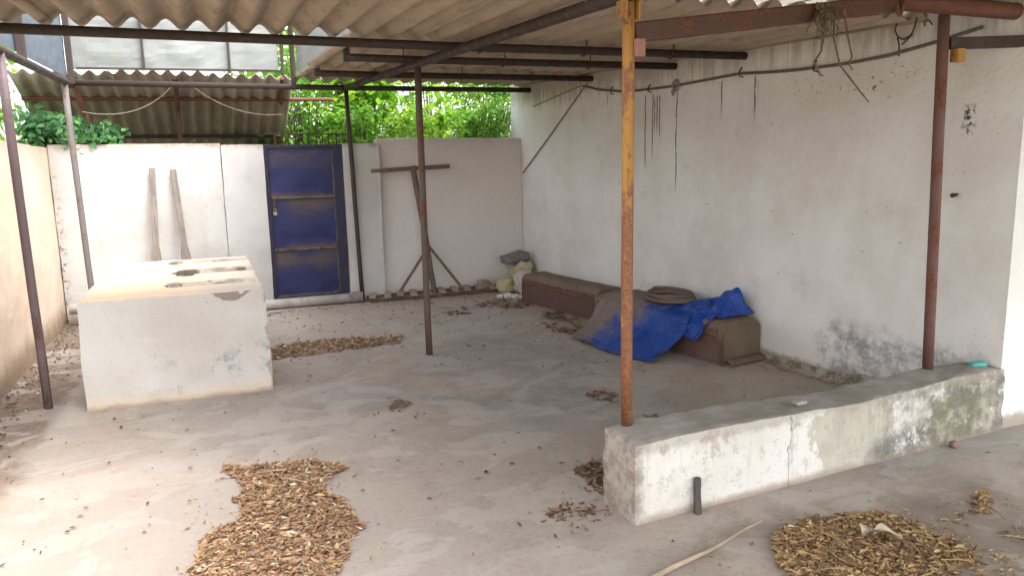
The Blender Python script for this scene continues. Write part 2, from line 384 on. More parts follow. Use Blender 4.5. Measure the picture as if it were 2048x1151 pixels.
def door_mat():
    k = NT('blue_gate_paint', .5); n = k.noise(1, 5, .6, k.mapv((2.2, 1, 4.2), (0, 0, .3))); f = k.noise(26, 6, .7)
    c = k.mix(k.step(n, .3, .7), (.018, .025, .105), (.018, .021, .068))
    pz = k.mth('FRACT', k.mth('DIVIDE', k.mth('SUBTRACT', k.z, .08), .595))
    c = k.mix(k.mul(k.step(k.mth('ADD', pz, k.mul(k.mth('SUBTRACT', n, .5), 1.1)), .35, 1.15), k.step(n, .3, .62), .75), c, (.125, .095, .07))
    c = k.mix(k.mul(k.step(k.mth('ADD', pz, k.mul(k.mth('SUBTRACT', n, .5), .3)), .10, .0), .55), c, (.12, .065, .035))
    c = k.mix(k.mul(k.step(f, .62, .70), .5), c, (.12, .07, .045)); k.bump(f, .1, .003); return k.done(c, k.step(n, .4, .6, .38, .75))
M_DOOR = door_mat()
M_DOORF = metal('dark_gate_frame', (.022, .024, .055), (.09, .055, .04), .3, 18, .55)
M_RAIL = metal('dusty_gate_rail', (.12, .095, .08), (.05, .04, .05), .3, 18, .75)
def wood(name, a, b, d=1):
    k = NT(name, .9); n = k.noise(1, 6, .65, k.mapv((40, 12, 3) if d == 1 else (3, 30, 30))); m_ = k.noise(6, 5, .6)
    c = k.mix(k.step(n, .35, .65), a, b); c = k.mix(k.mul(k.step(m_, .5, .7), .4), c, [q*.6 for q in b]); k.bump(n, .4, .004); return k.done(c)
M_WOOD = wood('grey_wood', (.225, .195, .17), (.15, .127, .108))
M_TWOOD = wood('brown_weathered_wood', (.19, .145, .11), (.115, .085, .062))
M_SLAT = wood('dusty_slat_wood', (.38, .30, .24), (.25, .195, .155), 2)
M_BAMBOO = wood('dry_cane', (.40, .31, .22), (.28, .21, .15), 2)
M_STUMP = wood('charred_stub', (.13, .115, .10), (.065, .058, .052))
def case_mat():
    k = NT('dusty_brown_leathercloth', .9); n = k.noise(4, 6, .65); f = k.noise(90, 3, .6)
    c = k.mix(k.step(n, .35, .65), (.185, .135, .095), (.135, .098, .07)); c = k.mix(k.mul(f, .4), c, (.24, .185, .135)); k.bump(f, .3, .003); return k.done(c)
M_CASE = case_mat()
M_PANEL = metal('red_brown_panel', (.120, .066, .060), (.155, .112, .092), .45, 6, .7)
M_RIM = metal('worn_rust_rim', (.155, .085, .065), (.115, .072, .055), .45, 20, .8)
def tarp_mat():
    k = NT('blue_tarpaulin', .5); n = k.noise(2.2, 6, .6); f = k.noise(45, 5, .7)
    sp = k.t.nodes.new('ShaderNodeSeparateXYZ'); k.t.links.new(k.geo.outputs['Normal'], sp.inputs[0])
    up = k.mth('ABSOLUTE', sp.outputs[2])
    c = k.mix(k.step(n, .3, .7), (.011, .045, .245), (.015, .062, .32))
    du = k.mul(k.step(k.mth('ADD', k.mth('ADD', k.mth('MULTIPLY', k.mth('SUBTRACT', k.y, 5.42), 1.15), k.mul(k.mth('SUBTRACT', k.z, .18), 1.5)), k.mul(k.mth('SUBTRACT', k.noise(3.5, 8, .72), .5), 2.2)), .05, .6), .92)
    c = k.mix(du, c, k.mix(f, (.17, .13, .10), (.245, .19, .145)))
    c = k.mix(k.mul(k.step(k.noise(5, 5, .7), .56, .68), .4), c, (.15, .13, .125))
    cz = k.mth('ABSOLUTE', k.mth('SUBTRACT', k.noise(5, 3, .5, None, 1.2), .5)); k.bump(k.mth('ADD', k.step(cz, .0, .07), k.noise(16, 5, .65, None, .8)), .3, .02); return k.done(c, k.mth('ADD', .38, k.mth('MULTIPLY', du, .5)))
M_TARP = tarp_mat()
def hose_mat():
    k = NT('dusty_hose', .8); n = k.noise(6, 4, .6); f = k.noise(50, 3, .6)
    c = k.mix(k.step(n, .60, .66), k.mix(f, (.115, .086, .07), (.18, .14, .115)), (.04, .13, .10)); k.bump(f, .2, .003); return k.done(c)
M_HOSE = hose_mat()
def flat(name, a, b, scale=12, rough=.8, bumpd=.004):
    k = NT(name, rough); n = k.noise(scale, 6, .7); k.bump(n, .3, bumpd); return k.done(k.mix(k.step(n, .35, .65), a, b))
M_PVC = flat('dusty_white_pipe', (.50, .47, .45), (.36, .33, .30), 7, .55)
M_PVCD = flat('pipe_end', (.16, .13, .115), (.24, .20, .18), 12)
M_TURQ = flat('turquoise_plastic', (.05, .32, .30), (.10, .40, .36), 20, .55)
M_STONE = flat('pale_stone', (.40, .37, .34), (.28, .26, .24), 25)
M_MORTAR = flat('dusty_mortar', (.30, .26, .225), (.22, .19, .165), 25)
M_BRICK = flat('dull_brick', (.26, .17, .13), (.17, .12, .10), 25)
M_SACKY = flat('yellow_sack', (.46, .37, .16), (.50, .46, .40), 16, .6, .02)
M_SACKW = flat('white_sack', (.62, .58, .54), (.46, .42, .38), 14, .6, .02)
M_FOAM = flat('white_foam', (.70, .68, .65), (.55, .52, .49), 30)
M_GREYBLK = flat('grey_block', (.22, .225, .225), (.13, .13, .13), 18)
M_CABLE = flat('old_cable', (.17, .155, .135), (.10, .09, .08), 40, .6)
M_CONDUIT = flat('pale_conduit', (.30, .27, .24), (.22, .20, .18), 30, .6)
M_STRING = flat('pale_string', (.42, .36, .26), (.30, .26, .19), 40)
M_IRON = flat('black_iron', (.04, .03, .028), (.075, .04, .03), 30, .7)
M_BRASS = flat('brass', (.38, .29, .14), (.24, .19, .10), 30, .45)
M_PAINTBOX = flat('pinkish_tab', (.34, .18, .14), (.25, .12, .09), 20)
M_STEM = flat('dry_stems', (.16, .115, .08), (.08, .058, .042), 40)
M_PAPER = flat('pale_dry_leaf', (.47, .37, .29), (.36, .28, .21), 18, .8)

def leafy(name, stops, rough=.6, trans=0.):
    k = NT(name, rough); c = k.ramp(k.isl, stops); f = k.noise(60, 3, .6)
    c = k.mix(k.mul(f, .3), c, k.mix(.5, c, (.03, .03, .02)))
    k.done(c)
    if trans:
        tr = k.t.nodes.new('ShaderNodeBsdfTranslucent'); mx = k.t.nodes.new('ShaderNodeMixShader'); mx.inputs[0].default_value = trans
        k.t.links.new(c, tr.inputs[0]); k.t.links.new(k.b.outputs[0], mx.inputs[1]); k.t.links.new(tr.outputs[0], mx.inputs[2])
        k.t.links.new(mx.outputs[0], k.t.nodes['Material Output'].inputs[0])
    return k.m
M_LITTER = leafy('dry_leaves', [(0, (.15, .085, .052)), (.2, (.24, .135, .075)), (.6, (.33, .195, .11)), (.86, (.40, .27, .16)), (.95, (.42, .32, .15)), (1, (.55, .48, .40))])
M_LITTERY = leafy('dry_yellow_leaves', [(0, (.14, .085, .052)), (.25, (.26, .155, .082)), (.65, (.37, .235, .115)), (.9, (.45, .31, .155)), (.97, (.47, .33, .08)), (1, (.52, .45, .36))])
M_LITTERD = leafy('dark_dry_leaves', [(0, (.07, .042, .027)), (.5, (.17, .095, .055)), (.9, (.26, .165, .10)), (1, (.45, .38, .31))])
M_GRIT = leafy('floor_crumbs', [(0, (.05, .038, .03)), (.5, (.12, .085, .06)), (.85, (.23, .155, .10)), (1, (.50, .44, .38))])
M_GREEN_A = leafy('bright_leaves', [(0, (.12, .28, .025)), (.5, (.23, .46, .04)), (.9, (.38, .58, .06)), (1, (.6, .55, .08))], .35, .6)
M_GREEN_B = leafy('mid_leaves', [(0, (.07, .20, .025)), (.6, (.16, .37, .04)), (1, (.28, .48, .06))], .35, .55)
M_GREEN_C = leafy('glossy_creeper_leaves', [(0, (.03, .11, .04)), (.6, (.075, .21, .07)), (1, (.15, .32, .08))], .25, .4)
M_GRASS = leafy('grass_blades', [(0, (.12, .22, .04)), (.6, (.22, .34, .06)), (1, (.42, .42, .16))], .6, .55)
M_BARK = wood('bark', (.13, .10, .075), (.07, .055, .04))

# ------------------------------------------------------------------ the setting
mb = MB(); mb.add([(-150, -150, -.03), (150, -150, -.03), (150, 150, -.03), (-150, 150, -.03)], [(0, 1, 2, 3)])
tag(mb.obj('ground', M_SOIL), kind='structure')
mb = MB()
def fl(u, v):
    x = -1.6+u*9.6; y = -7+v*16.2
    z = .006*fbm(x*.8, y*.8, 3.) + (.02*max(0, min(1, (x-2.6)/1.2))*max(0, min(1, (y-2.9)/.4)) if y < 5 else 0)*0
    if x < -.95: z += .02*max(0, fbm(x*3, y*3, 1.)+.4)
    return (x, y, z)
mb.grid(120, 200, fl)
tag(mb.obj('concrete_floor', M_FLOOR, smooth=True), kind='structure')

def XW(y): return 4.195 - .335/6.25*(y-2.85)        # inner face of the house's long wall

# house with its outer corner beside the dwarf wall
hs_ = thing('house', 'whitewashed house with its drip-stained blank long wall along the shed', 'house', (4.23, 2.83, 0))
mb = MB()
def wface(u, v):
    y = 2.84+u*6.59; z = -.03+v*3.3
    return (XW(y)+.008*fbm(0, y*1.5, z*1.5)*min(1, u*12), y, z)
mb.grid(90, 44, wface)
mb.grid(40, 30, lambda u, v: (4.1965+u*5.8347, 2.84+.004*fbm(u*9, 0, v*5)*min(1, u*20), -.03+v*3.3))
o_ = len(mb.v)
mb.add([(10.03, 2.84, -.03), (10.03, 9.43, -.03), (10.03, 9.43, 3.27), (10.03, 2.84, 3.27), (XW(9.43), 9.43, -.03), (XW(9.43), 9.43, 3.27), (4.1965, 2.84, 3.27)],
       [(0, 1, 2, 3), (1, 4, 5, 2), (3, 2, 5, 6)])
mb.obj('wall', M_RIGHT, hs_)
# peeled plaster fillet at the foot of the wall
mb = MB()
def fil(u, v):
    y = 2.99+u*2.3; a = v*math.pi/2; w = .10+.05*fbm(y*2, 1, 0)+.035*fbm(y*9, 3, 0); h = (.10+.05*fbm(y*2.5, 5, 0)+.03*fbm(y*11, 8, 0))*(1-.75*u)
    return (XW(y)-w*(1-math.sin(a))-.002, y, h*(1-math.cos(a))+.002)
mb.grid(60, 6, fil)
tag(mb.obj('plaster_fillet', plaster('fillet_plaster', (.42, .385, .335), x_fillet, .05, .9), hs_, smooth=True), 'crumbling mossy plaster foot')

# left boundary wall
mb = MB(); mb.rough(-1.68, -1.46, -4, 9.25, -.03, 1.86, .09, .012, .012, 3, 1.2)
tag(mb.obj('left_boundary_wall', M_LEFT), 'cream plastered boundary wall on the left behind the leaning pole', 'wall')

# back boundary wall: piers beside the gate stand proud
bw = thing('back_boundary_wall', 'whitewashed boundary wall across the back with the blue gate in it', 'wall', (1, 9.0, 0))
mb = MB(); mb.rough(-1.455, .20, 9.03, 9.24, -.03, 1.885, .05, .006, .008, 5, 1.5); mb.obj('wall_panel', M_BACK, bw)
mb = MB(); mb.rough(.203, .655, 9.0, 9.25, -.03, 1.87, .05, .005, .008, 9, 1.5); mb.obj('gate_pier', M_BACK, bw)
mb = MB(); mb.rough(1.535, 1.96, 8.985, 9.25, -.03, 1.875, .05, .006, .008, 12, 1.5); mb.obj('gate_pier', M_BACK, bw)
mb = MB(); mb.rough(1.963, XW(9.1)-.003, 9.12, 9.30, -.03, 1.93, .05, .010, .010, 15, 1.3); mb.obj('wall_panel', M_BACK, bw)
mb = MB(); mb.rough(.658, 1.532, 8.99, 9.25, -.02, .05, .06, .004, .015, 18); mb.obj('threshold', M_BACK, bw, smooth=True)

# metal gate
gt = thing('metal_gate', 'dusty dark blue sheet metal gate with two cross rails in the back wall', 'gate', (1.09, 9.06, .055))
x0, x1, z0, z1 = .657, 1.534, .06, 1.865
mb = MB(); 
mb.box(((x0+.02), 9.05, (z0+z1)/2), (.04, .05, z1-z0)); mb.box(((x1-.055), 9.05, (z0+z1)/2), (.11, .05, z1-z0))
mb.box(((x0+x1-.09)/2+.001, 9.05, z1-.02), (x1-x0-.152, .048, .04)); mb.box(((x0+x1-.09)/2+.001, 9.05, z0+.025), (x1-x0-.152, .048, .05))
mb.obj('frame', M_DOORF, gt, bevel=.004)
mb = MB(); mb.grid(24, 50, lambda u, v: (x0+.038+u*(x1-x0-.147), 9.062+.004*fbm(u*3, v*5, 2), z0+.03+v*(z1-z0-.06)))
mb.obj('panel', M_DOOR, gt, smooth=True)
for zr in (1.265, .665):
    mb = MB(); mb.box(((x0+x1-.07)/2, 9.045, zr), (x1-x0-.16, .03, .028)); mb.obj('cross_rail', M_RAIL, gt, bevel=.004)
mb = MB(); mb.box((x1-.115, 9.048, (z0+z1)/2), (.016, .02, z1-z0-.12)); mb.box(((x0+x1-.09)/2, 9.04, z0+.062), (x1-x0-.19, .022, .02)); mb.obj('angle_strip', M_RAIL, gt)
mb = MB(); mb.box((x0+.075, 9.03, 1.185), (.035, .02, .12)); lk = mb.obj('latch', M_IRON, gt, bevel=.004)
mb = MB(); mb.tube([(x0+.075, 9.02, 1.09), (x0+.075, 8.985, 1.09)], .022, 14); mb.tube([(x0+.062, 9.0, 1.11), (x0+.062, 9.0, 1.14), (x0+.088, 9.0, 1.14), (x0+.088, 9.0, 1.11)], .004, 6); mb.obj('padlock', M_BRASS, lk, smooth=False)
# iron spikes above the gate
sg = thing('spiked_grille', 'thin rusty iron spike grille standing above the blue gate', 'grille', (1.2, 9.15, 1.86))
mb = MB(); mb.tube([(.68, 9.15, 1.99), (1.62, 9.15, 1.985)], .008, 6); mb.obj('crossbar', M_IRON, sg)
for i in range(11):
    x = .80+i*.077+rnd.uniform(-.008, .008); q = rnd.uniform(-.02, .02)
    mb = MB(); mb.tube([(x, 9.15, 1.84), (x+q*.3, 9.15, 2.0), (x+q*.5, 9.15, 2.05+rnd.uniform(-.02, .02))], [.006, .006, .001], 6); mb.obj('spike', M_IRON, sg)

# dwarf wall
mb = MB()
def lowxf(p):
    # plan: front face from (1.655,2.70) to (4.2,2.835); thinner to the right
    t = (p.x-1.655)/2.57; f = 2.695+.135*t; b = 2.985+.045*t
    return Vector((p.x, f+(p.y/.28)*(b-f), p.z + (.012*math.sin(t*9)+.01*fbm(p.x*3, 0, 0))*max(0, p.z/.37)))
mb.rough(1.655, 4.226, 0, .28, -.03, .368, .026, .010, .012, 21, 3.2, lowxf)
tag(mb.obj('dwarf_wall', M_LOW), 'low mouldy limewashed wall carrying the yellow post and the maroon post', 'low wall')

# ------------------------------------------------------------------ cooking block
mb = MB()
bx0, bx1, by0, by1, bz = -.845, .345, 5.625, 7.86, .752
def hole(x, y):
    h = 0
    for (yc, xt, w, d) in ((6.12, -.33, .125, .07), (6.88, -.30, .16, .08), (7.60, -.26, .12, .07)):
        ww = w*max(0., min(1., (x-xt)/.14+.12)) + .006*fbm(x*9, yc, 1)
        q = abs(y-yc)/max(ww, .001)
        if x > xt-.02 and q < 1: h = max(h, (d+.012*fbm(x*7, y*7, 2))*min(1, (1-q)*9))
        if yc == 6.86 and .12 < x < .31 and abs(y-6.94) < .09: h = max(h, .11)
    for (xc, yc, rx, ry) in PITS:
        r = math.hypot((x-xc)/rx, (y-yc)/ry)+.5*fbm(x*10, y*10, yc)
        if r < 1: h = max(h, .22*min(1, (1-r)*6))
    return h
def btop(u, v):
    x = bx0+u*(bx1-bx0); y = by0+v*(by1-by0)
    e = min(min(u, 1-u)*(bx1-bx0), min(v, 1-v)*(by1-by0))
    z = bz + .004*fbm(x*3, y*3, 0) - hole(x, y) - .008*max(0, 1-e/.02)
    if u > .72 and v < .02: z -= .006*max(0, fbm(x*14, 3, 1))
    if e < .05: z -= .035*max(0, fbm(x*9, y*9, 4)-.25)*(1-e/.05)*(2 if u > .5 else .6)
    return (x, y, z)
NU, NV = 110, 200
mb.grid(NU, NV, btop)
def side(pts):                                             # a skirt from the rim to the floor
    n = len(pts); rows = 14; vs = []
    for k_ in range(rows+1):
        for p in pts:
            f = k_/rows; z = p[2]*(1-f)+(-.02)*f; dx = (.012*fbm(p[0]*2.5, p[1]*2.5, z*2.5)-(.05*max(0, fbm(p[0]*9, p[1]*9, z*9)-.3) if p[0] > .33 else 0))*min(1, 4*f)
            vs.append((p[0]+dx+(p[0]-(bx0+bx1)/2)*.018*f, p[1]+dx-.02*f*(1 if p[1] < 6.5 else -1), z))
    mb.add(vs, [(k_*n+i, k_*n+i+1, (k_+1)*n+i+1, (k_+1)*n+i) for k_ in range(rows) for i in range(n-1)])
side([btop(i/NU, 0) for i in range(NU+1)]); side([btop(1, j/NV) for j in range(NV+1)])
side([btop(1-i/NU, 1) for i in range(NU+1)]); side([btop(0, 1-j/NV) for j in range(NV+1)])
tag(mb.obj('cooking_hearth', M_BLOCK), 'waist high whitewashed masonry hearth with three fire channels cut in its top', 'hearth')

# ------------------------------------------------------------------ the open shed
sh = thing('open_shed', 'open pole shed with a brown corrugated sheet roof on dark steel purlins', 'shed', (1.67, 6.05, 0))
def post(bottom, top, r, m_, label, foot=True):
    b = Vector(bottom); t = Vector(top); mb = MB()
    pts = [b.lerp(t, i/6) + Vector((.004*fbm(i, b.x, 0), .004*fbm(i, b.y, 3), 0)) for i in range(7)]
    mb.tube(pts, r, 14); o = mb.obj('post', m_, sh, smooth=False); o['label'] = label
    o.data.polygons.foreach_set('use_smooth', [len(p.vertices) == 4 for p in o.data.polygons])
    if foot:
        mb = MB(); mb.rough(b.x-r*1.5, b.x+r*1.5, b.y-r*1.5, b.y+r*1.5, b.z-.01, b.z+.006, .02, .006, .008, b.x); mb.obj('mortar_collar', M_MORTAR, o, smooth=True)
    return o
RZ = lambda y: 2.31+.031*(y-2.97)                       # axis of the rafters
p_y = post((1.765, 2.955, .362), (1.765, 2.955, 2.34), .027, M_YEL, 'rusting yellow post on the end of the dwarf wall')
p_m = post((3.80, 3.00, .37), (3.73, 3.0, 2.34), .029, M_MAROON, 'maroon post on the dwarf wall near the house corner')
post((1.67, 6.05, 0), (1.665, 6.05, RZ(6.05)-.03), .028, M_BROWNP, 'brown post in the middle of the floor')
post((1.665, 8.93, 0), (1.60, 8.93, RZ(9.05)-.03), .025, M_DARK, 'dark post beside the blue gate', False)
post((-1.11, 5.80, 0), (-1.135, 5.80, RZ(5.8)-.03), .028, M_LEFTP, 'purple grey post near the left wall in front of the hearth')
post((-1.13, 8.55, 0), (-1.17, 8.55, RZ(8.6)-.03), .029, M_GREYP, 'grey post behind the hearth')
# post heads and tabs
mb = MB(); mb.box((1.800, 2.92, 2.085), (.045, .03, .075)); mb.obj('tab', M_PAINTBOX, p_y, bevel=.004)
mb = MB(); mb.add([(1.734, 2.915, 2.2), (1.734, 2.995, 2.22), (1.796, 2.995, 2.22), (1.796, 2.915, 2.2), (1.734, 2.915, 2.33), (1.734, 2.995, 2.33), (1.796, 2.995, 2.33), (1.796, 2.915, 2.33)], [(0, 1, 5, 4), (1, 2, 6, 5), (2, 3, 7, 6)])
mb.obj('saddle', M_YEL, p_y, solid=.010)
mb = MB(); mb.box((3.805, 2.96, 2.125), (.06, .05, .07)); mb.obj('tab', M_YEL, p_m, bevel=.004)
# rafters
def pipe(name, pts, r, m_, label=None, n=14):
    mb = MB(); mb.tube(pts, r, n); o = mb.obj(name, m_, sh)
    o.data.polygons.foreach_set('use_smooth', [len(p.vertices) == 4 for p in o.data.polygons])
    if label: o['label'] = label
    return o
pipe('rafter', [(1.60, 9.12, RZ(9.12)), (1.63, 7.5, RZ(7.5)), (1.665, 6.05, RZ(6.05)), (1.75, 3.02, RZ(3.02)), (1.76, 2.80, RZ(2.8))], .033, M_DARK, 'rafter pipe over the middle posts')
pipe('rafter', [(-1.17, 9.0, RZ(9.0)-.02), (-1.135, 5.8, RZ(5.8)-.02), (-1.11, 3.0, RZ(3.)-.02)], .033, M_DARK, 'rafter pipe over the left posts')
b1 = MB(); b1.beam((1.79, 2.96, 2.152), (3.36, 2.96, 2.365), .06, .085); b1.obj('beam', M_BEAM, sh, bevel=.008)['label'] = 'rust red beam sloping up from the yellow post'
pipe('beam', [(3.33, 2.95, 2.372), (4.35, 2.93, 2.365), (6.2, 2.70, 2.30)], .045, M_RUST, 'rusty pipe running on to the right')
mb = MB(); mb.tube([(3.30+.062*math.cos(a)*.3, 2.905+.0*a, 2.345+.052*math.sin(a)) for a in [i*math.pi/8+math.pi for i in range(9)]], .008, 6); mb.obj('weld_ring', M_RUST, sh)
b2 = MB(); b2.beam((3.775, 3.0, 2.19), (4.27, 2.863, 2.204), .05, .06); b2.obj('beam', M_DARK, sh, bevel=.006)['label'] = 'dark bar going right from the maroon post'
# purlins
PZ = lambda y: RZ(y)+(.030 if y < 8.5 else .004)
def purlin(y, xa, xb, ya=None):
    yb = y-.12
    o = pipe('purlin', [(xa, y, PZ(y)), (1.6, y-.02, PZ(y)-.004), (xb, yb, PZ(y))], .030, M_DARK)
    return o
pl = [purlin(5.15, -2.2, XW(5.1)+.02), purlin(6.05, 1.10, XW(6.0)+.02), purlin(7.48, 1.07, XW(7.3)+.02), purlin(8.97, -1.2, XW(8.9)+.02)]
for i, (y, xs) in enumerate(((5.15, (1.95, 2.75, 3.45)), (6.05, (1.5, 2.4, 3.2)), (7.48, (1.6, 2.5, 3.3)))):
    for x in xs:
        x += rnd.uniform(-.1, .1); mb = MB(); yy = y-.02-.1*max(0, (x-1.6)/2.5)
        mb.tube([(x, yy-.042, PZ(y)+.07)]+[(x, yy-.042*math.cos(a), PZ(y)-.042*math.sin(a)) for a in (0, .5, 1., 1.57, 2.1, 2.6)], .005, 6); mb.obj('hook_bolt', M_IRON, pl[i])
# corrugated sheets
PITCH, AMP = .184, .033
ZS = lambda y: RZ(y)+.030+.036+AMP+.004
def sheet(x0, x1, y0, y1, dz, m_, tilt=0., seed=0, clip=True, parent=sh, zf=ZS, name='roof_sheet', pitch=PITCH, amp=AMP):
    mb = MB(); n = max(8, int((x1-x0)/pitch*10)); ny = max(4, int((y1-y0)/.25))
    def fn(u, v):
        x = x0+u*(x1-x0); y = y0+v*(y1-y0)+.012*fbm(x*6, y0+v*9, 1)*(1 if v in (0, 1) else 0)
        xx = x+.006*fbm(y*2, seed, 0)
        z = zf(y)+dz+tilt*(v-.5)+amp*math.sin(2*math.pi*x/pitch)+.003*fbm(x*3, y*3, seed)
        if clip: xx = min(xx, XW(y)-.006)
        return (xx, y, z)
    mb.grid(n, ny, fn)
    o = mb.obj(name, m_, parent, smooth=True, solid=.007); return o
xs = [-1.9, -.83, .24, 1.31, 2.38, 3.45, 4.3]
for i in range(6):
    a, b = xs[i], xs[i+1]+.09
    sheet(a, b, (3.78 if i < 2 else 3.45)+rnd.uniform(-.03, .02), 5.27 if i < 3 else 5.34, .0+.007*(i % 2), M_ROOF, .0, i)  # left pair's unseen front edge set back to balance the light
for j, (ya, yb, dz) in enumerate(((5.17, 7.60, .014), (7.40, 9.16, .004))):
    xr = [1.0, 2.07, 3.14, 4.25]
    for i in range(3):
        sheet(xr[i]+(.02 if j else 0), xr[i+1]+(.09 if i < 2 else 0), ya+rnd.uniform(-.02, .02), yb+rnd.uniform(-.03, .03), dz+.007*(i % 2), M_ROOF, .0, 10+j*5+i)
# porch sheet over the rusty pipe, extended out of view to shade the front
pr = thing('porch_roof', 'greenish corrugated porch roof beside the house, extended unseen to shade the yard, just past the rusty pipe', 'roof', (4, 1, 2.5))
for i in range(6):
    sheet(.9+i*1.02, 2.02+i*1.02, -1.8, 3.52, .007*(i % 2), M_GREENSHEET, 0, 31+i, False, pr, lambda y: 2.515+.055*max(0, 3.0-y))
# smoke vent over the hearth: sheet sides on square tubes
cl = MB(); cl.grid(30, 14, lambda u, v: (-1.13+u*2.0, 8.965+.012*fbm(u*5, v*3, 1), 2.63+.06*u*.4+v*.62)); cl.obj('vent_panel', M_SHEET, sh, solid=.003)['label'] = 'grey sheet across the back of the smoke vent'
cl = MB(); cl.grid(30, 14, lambda u, v: (-1.19+.01*fbm(u*5, v*3, 4), 5.32+u*3.6, RZ(5.32+u*3.6)+.05+v*.75)); cl.obj('vent_panel', M_SHEETB, sh, solid=.003)['label'] = 'blue grey sheet over the left rafter'
cl = MB(); cl.grid(30, 14, lambda u, v: (1.04+.012*fbm(u*5, v*3, 8), 5.45+u*3.2, ZS(5.45+u*3.2)+.015+v*.75)); cl.obj('vent_panel', M_SHEET, sh, solid=.003)['label'] = 'grey sheet on the right of the smoke vent'
def sq(a, b, w=.05): 
    mb = MB(); mb.beam(a, b, w, w, (0, 1, 0)); mb.obj('vent_post', M_DARK, sh, bevel=.004)
for (x, y, z0_) in ((1.10, 6.05, PZ(6.05)-.03), (1.075, 7.48, PZ(7.48)-.03), (1.0, 8.72, PZ(8.7)-.03)): sq((x, y, z0_), (x, y, 3.25))
for (x, y) in ((-1.145, 6.55), (-1.145, 8.85)): sq((x, y, RZ(y)-.02), (x, y, 3.25), .055)
for x in (-.48, .36): sq((x, 8.93, 2.63), (x, 8.93, 3.25), .026)
sq((.91, 8.95, 2.62), (.93, 8.95, 3.25), .035)
mb = MB(); mb.beam((-1.1, 8.945, 2.64), (.9, 8.945, 2.665), .022, .022); mb.obj('vent_rail', M_DARK, sh)

# ------------------------------------------------------------------ lean-to behind the back wall
lt = thing('lean_to_roof', 'grey corrugated lean-to roof on rusty pipes sloping down behind the back wall', 'roof', (-.2, 10, 0))
LZ = lambda y: 2.635-.394*(y-9.3)
for i in range(3):
    a = -1.78+i*.93; sheet(a, a+.99, 9.28+rnd.uniform(-.015, .015), 11.15, .008*(i % 2), M_LEAN, 0, 40+i, False, lt, LZ, 'roof_sheet', .152, .026)
mb = MB(); mb.tube([(-1.76, 9.78, 2.405), (1.58, 9.78, 2.435)], .024, 10); mb.obj('purlin', M_RUST, lt)
mb = MB(); mb.tube([(-1.5, 10.72, 2.03), (1.0, 10.72, 2.03)], .024, 10); mb.obj('purlin', M_DARK, lt)
mb = MB(); mb.rough(-1.7, .95, 11.2, 11.35, -.03, 1.86, .2, .01, .02, 3); mb.obj('wall', M_LEFT, lt)  # unseen wall, added to keep light out from under the lean-to
mb = MB(); mb.rough(.98, 1.1, 9.4, 11.18, -.03, 1.80, .2, .01, .02, 4); mb.obj('wall', M_LEFT, lt)  # added side wall, unseen, blocks light below the sheets
def strut(a, b, r=.027):
    mb = MB(); mb.tube([a, b], r, 10); mb.obj('strut', M_RUST, lt)
strut((-.20, 9.22, 2.60), (-.21, 9.9, 2.30)); strut((-.21, 9.9, 2.33), (-.235, 9.92, .0), .022)
strut((-1.17, 9.2, 2.52), (-1.13, 9.4, 2.22)); strut((.93, 9.22, 2.62), (.96, 9.8, 2.38), .022); strut((.93, 10.7, 2.03), (.93, 10.7, 0.), .022); strut((-1.1, 9.4, 2.24), (-1.12, 9.42, 0.), .02)
for nm, a, m_, b, lb in (('string', (-1.12, 9.16, 2.225), (-.62, 9.14, 2.24), (-.22, 9.16, 2.52), 'pale string sagging from the grey post to the middle strut'),
                     ('string', (-.05, 9.16, 2.52), (.40, 9.14, 2.26), (.9, 9.16, 2.21), 'pale string sagging from the middle strut towards the gate')):
    mb = MB(); A, Mi, B = Vector(a), Vector(m_), Vector(b)
    pts = [A*(1-t)**2*1 + (2*Mi-.5*A-.5*B)*2*t*(1-t) + B*t*t for t in [i/14 for i in range(15)]]
    mb.tube(pts, .004, 5); tag(mb.obj(nm, M_STRING), lb, 'string', 'strings under the lean-to roof')

# ------------------------------------------------------------------ things along the back wall
def paddle(x_top, x_bot, ztop, y_top, y_bot, label):
    mb = MB()
    a = Vector((x_bot, y_bot, .0)); b = Vector((x_top, y_top, ztop)); d = b-a
    sd = Vector((1, 0, 0)); fr = [(0, .050), (.40, .050), (.44, .046), (.50, .033), (1, .030)]
    nrm = d.cross(sd).normalized()
    vs = []
    for t, w in fr:
        c = a+d*t; th = .010 if t < .45 else .014
        for sx, sy in ((-1, -1), (1, -1), (1, 1), (-1, 1)): vs.append(c+sd*w*sx+nrm*th*sy)
    n = len(fr)
    mb.add(vs, [(i*4+k, i*4+(k+1) % 4, i*4+4+(k+1) % 4, i*4+4+k) for i in range(n-1) for k in range(4)]+[(3, 2, 1, 0), tuple(range(n*4-4, n*4))])
    tag(mb.obj('stirring_paddle', M_WOOD, bevel=.004), label, 'paddle', 'wooden stirring paddles leaning on the back wall')
paddle(-.50, -.555, 1.63, 8.99, 8.72, 'grey wooden paddle leaning on the wall, the left and more upright one')
paddle(-.295, -.20, 1.61, 8.99, 8.72, 'thinner grey wooden paddle slanting right, nearer the gate')
T = thing('wooden_stand', 'weathered wooden T-shaped stand with splayed feet leaning on the back wall', 'stand', (2.5, 8.97, 0))
mb = MB(); mb.beam((1.85, 9.0, 1.545), (2.84, 9.02, 1.585), .045, .05); mb.obj('crossbar', M_TWOOD, T, bevel=.008)
mb = MB(); mb.tube([(2.36, 8.98, 1.60), (2.41, 8.97, 1.25), (2.47, 8.95, .8), (2.52, 8.93, .35), (2.56, 8.91, .02)], [.034, .036, .036, .034, .032], 6); mb.obj('upright', M_TWOOD, T)
for a, b in (((2.50, 8.93, .60), (2.08, 8.90, .03)), ((2.51, 8.93, .62), (2.93, 8.90, .05))):
    mb = MB(); mb.beam(a, b, .03, .04, (0, 1, 0)); mb.obj('brace', M_TWOOD, T, bevel=.006)
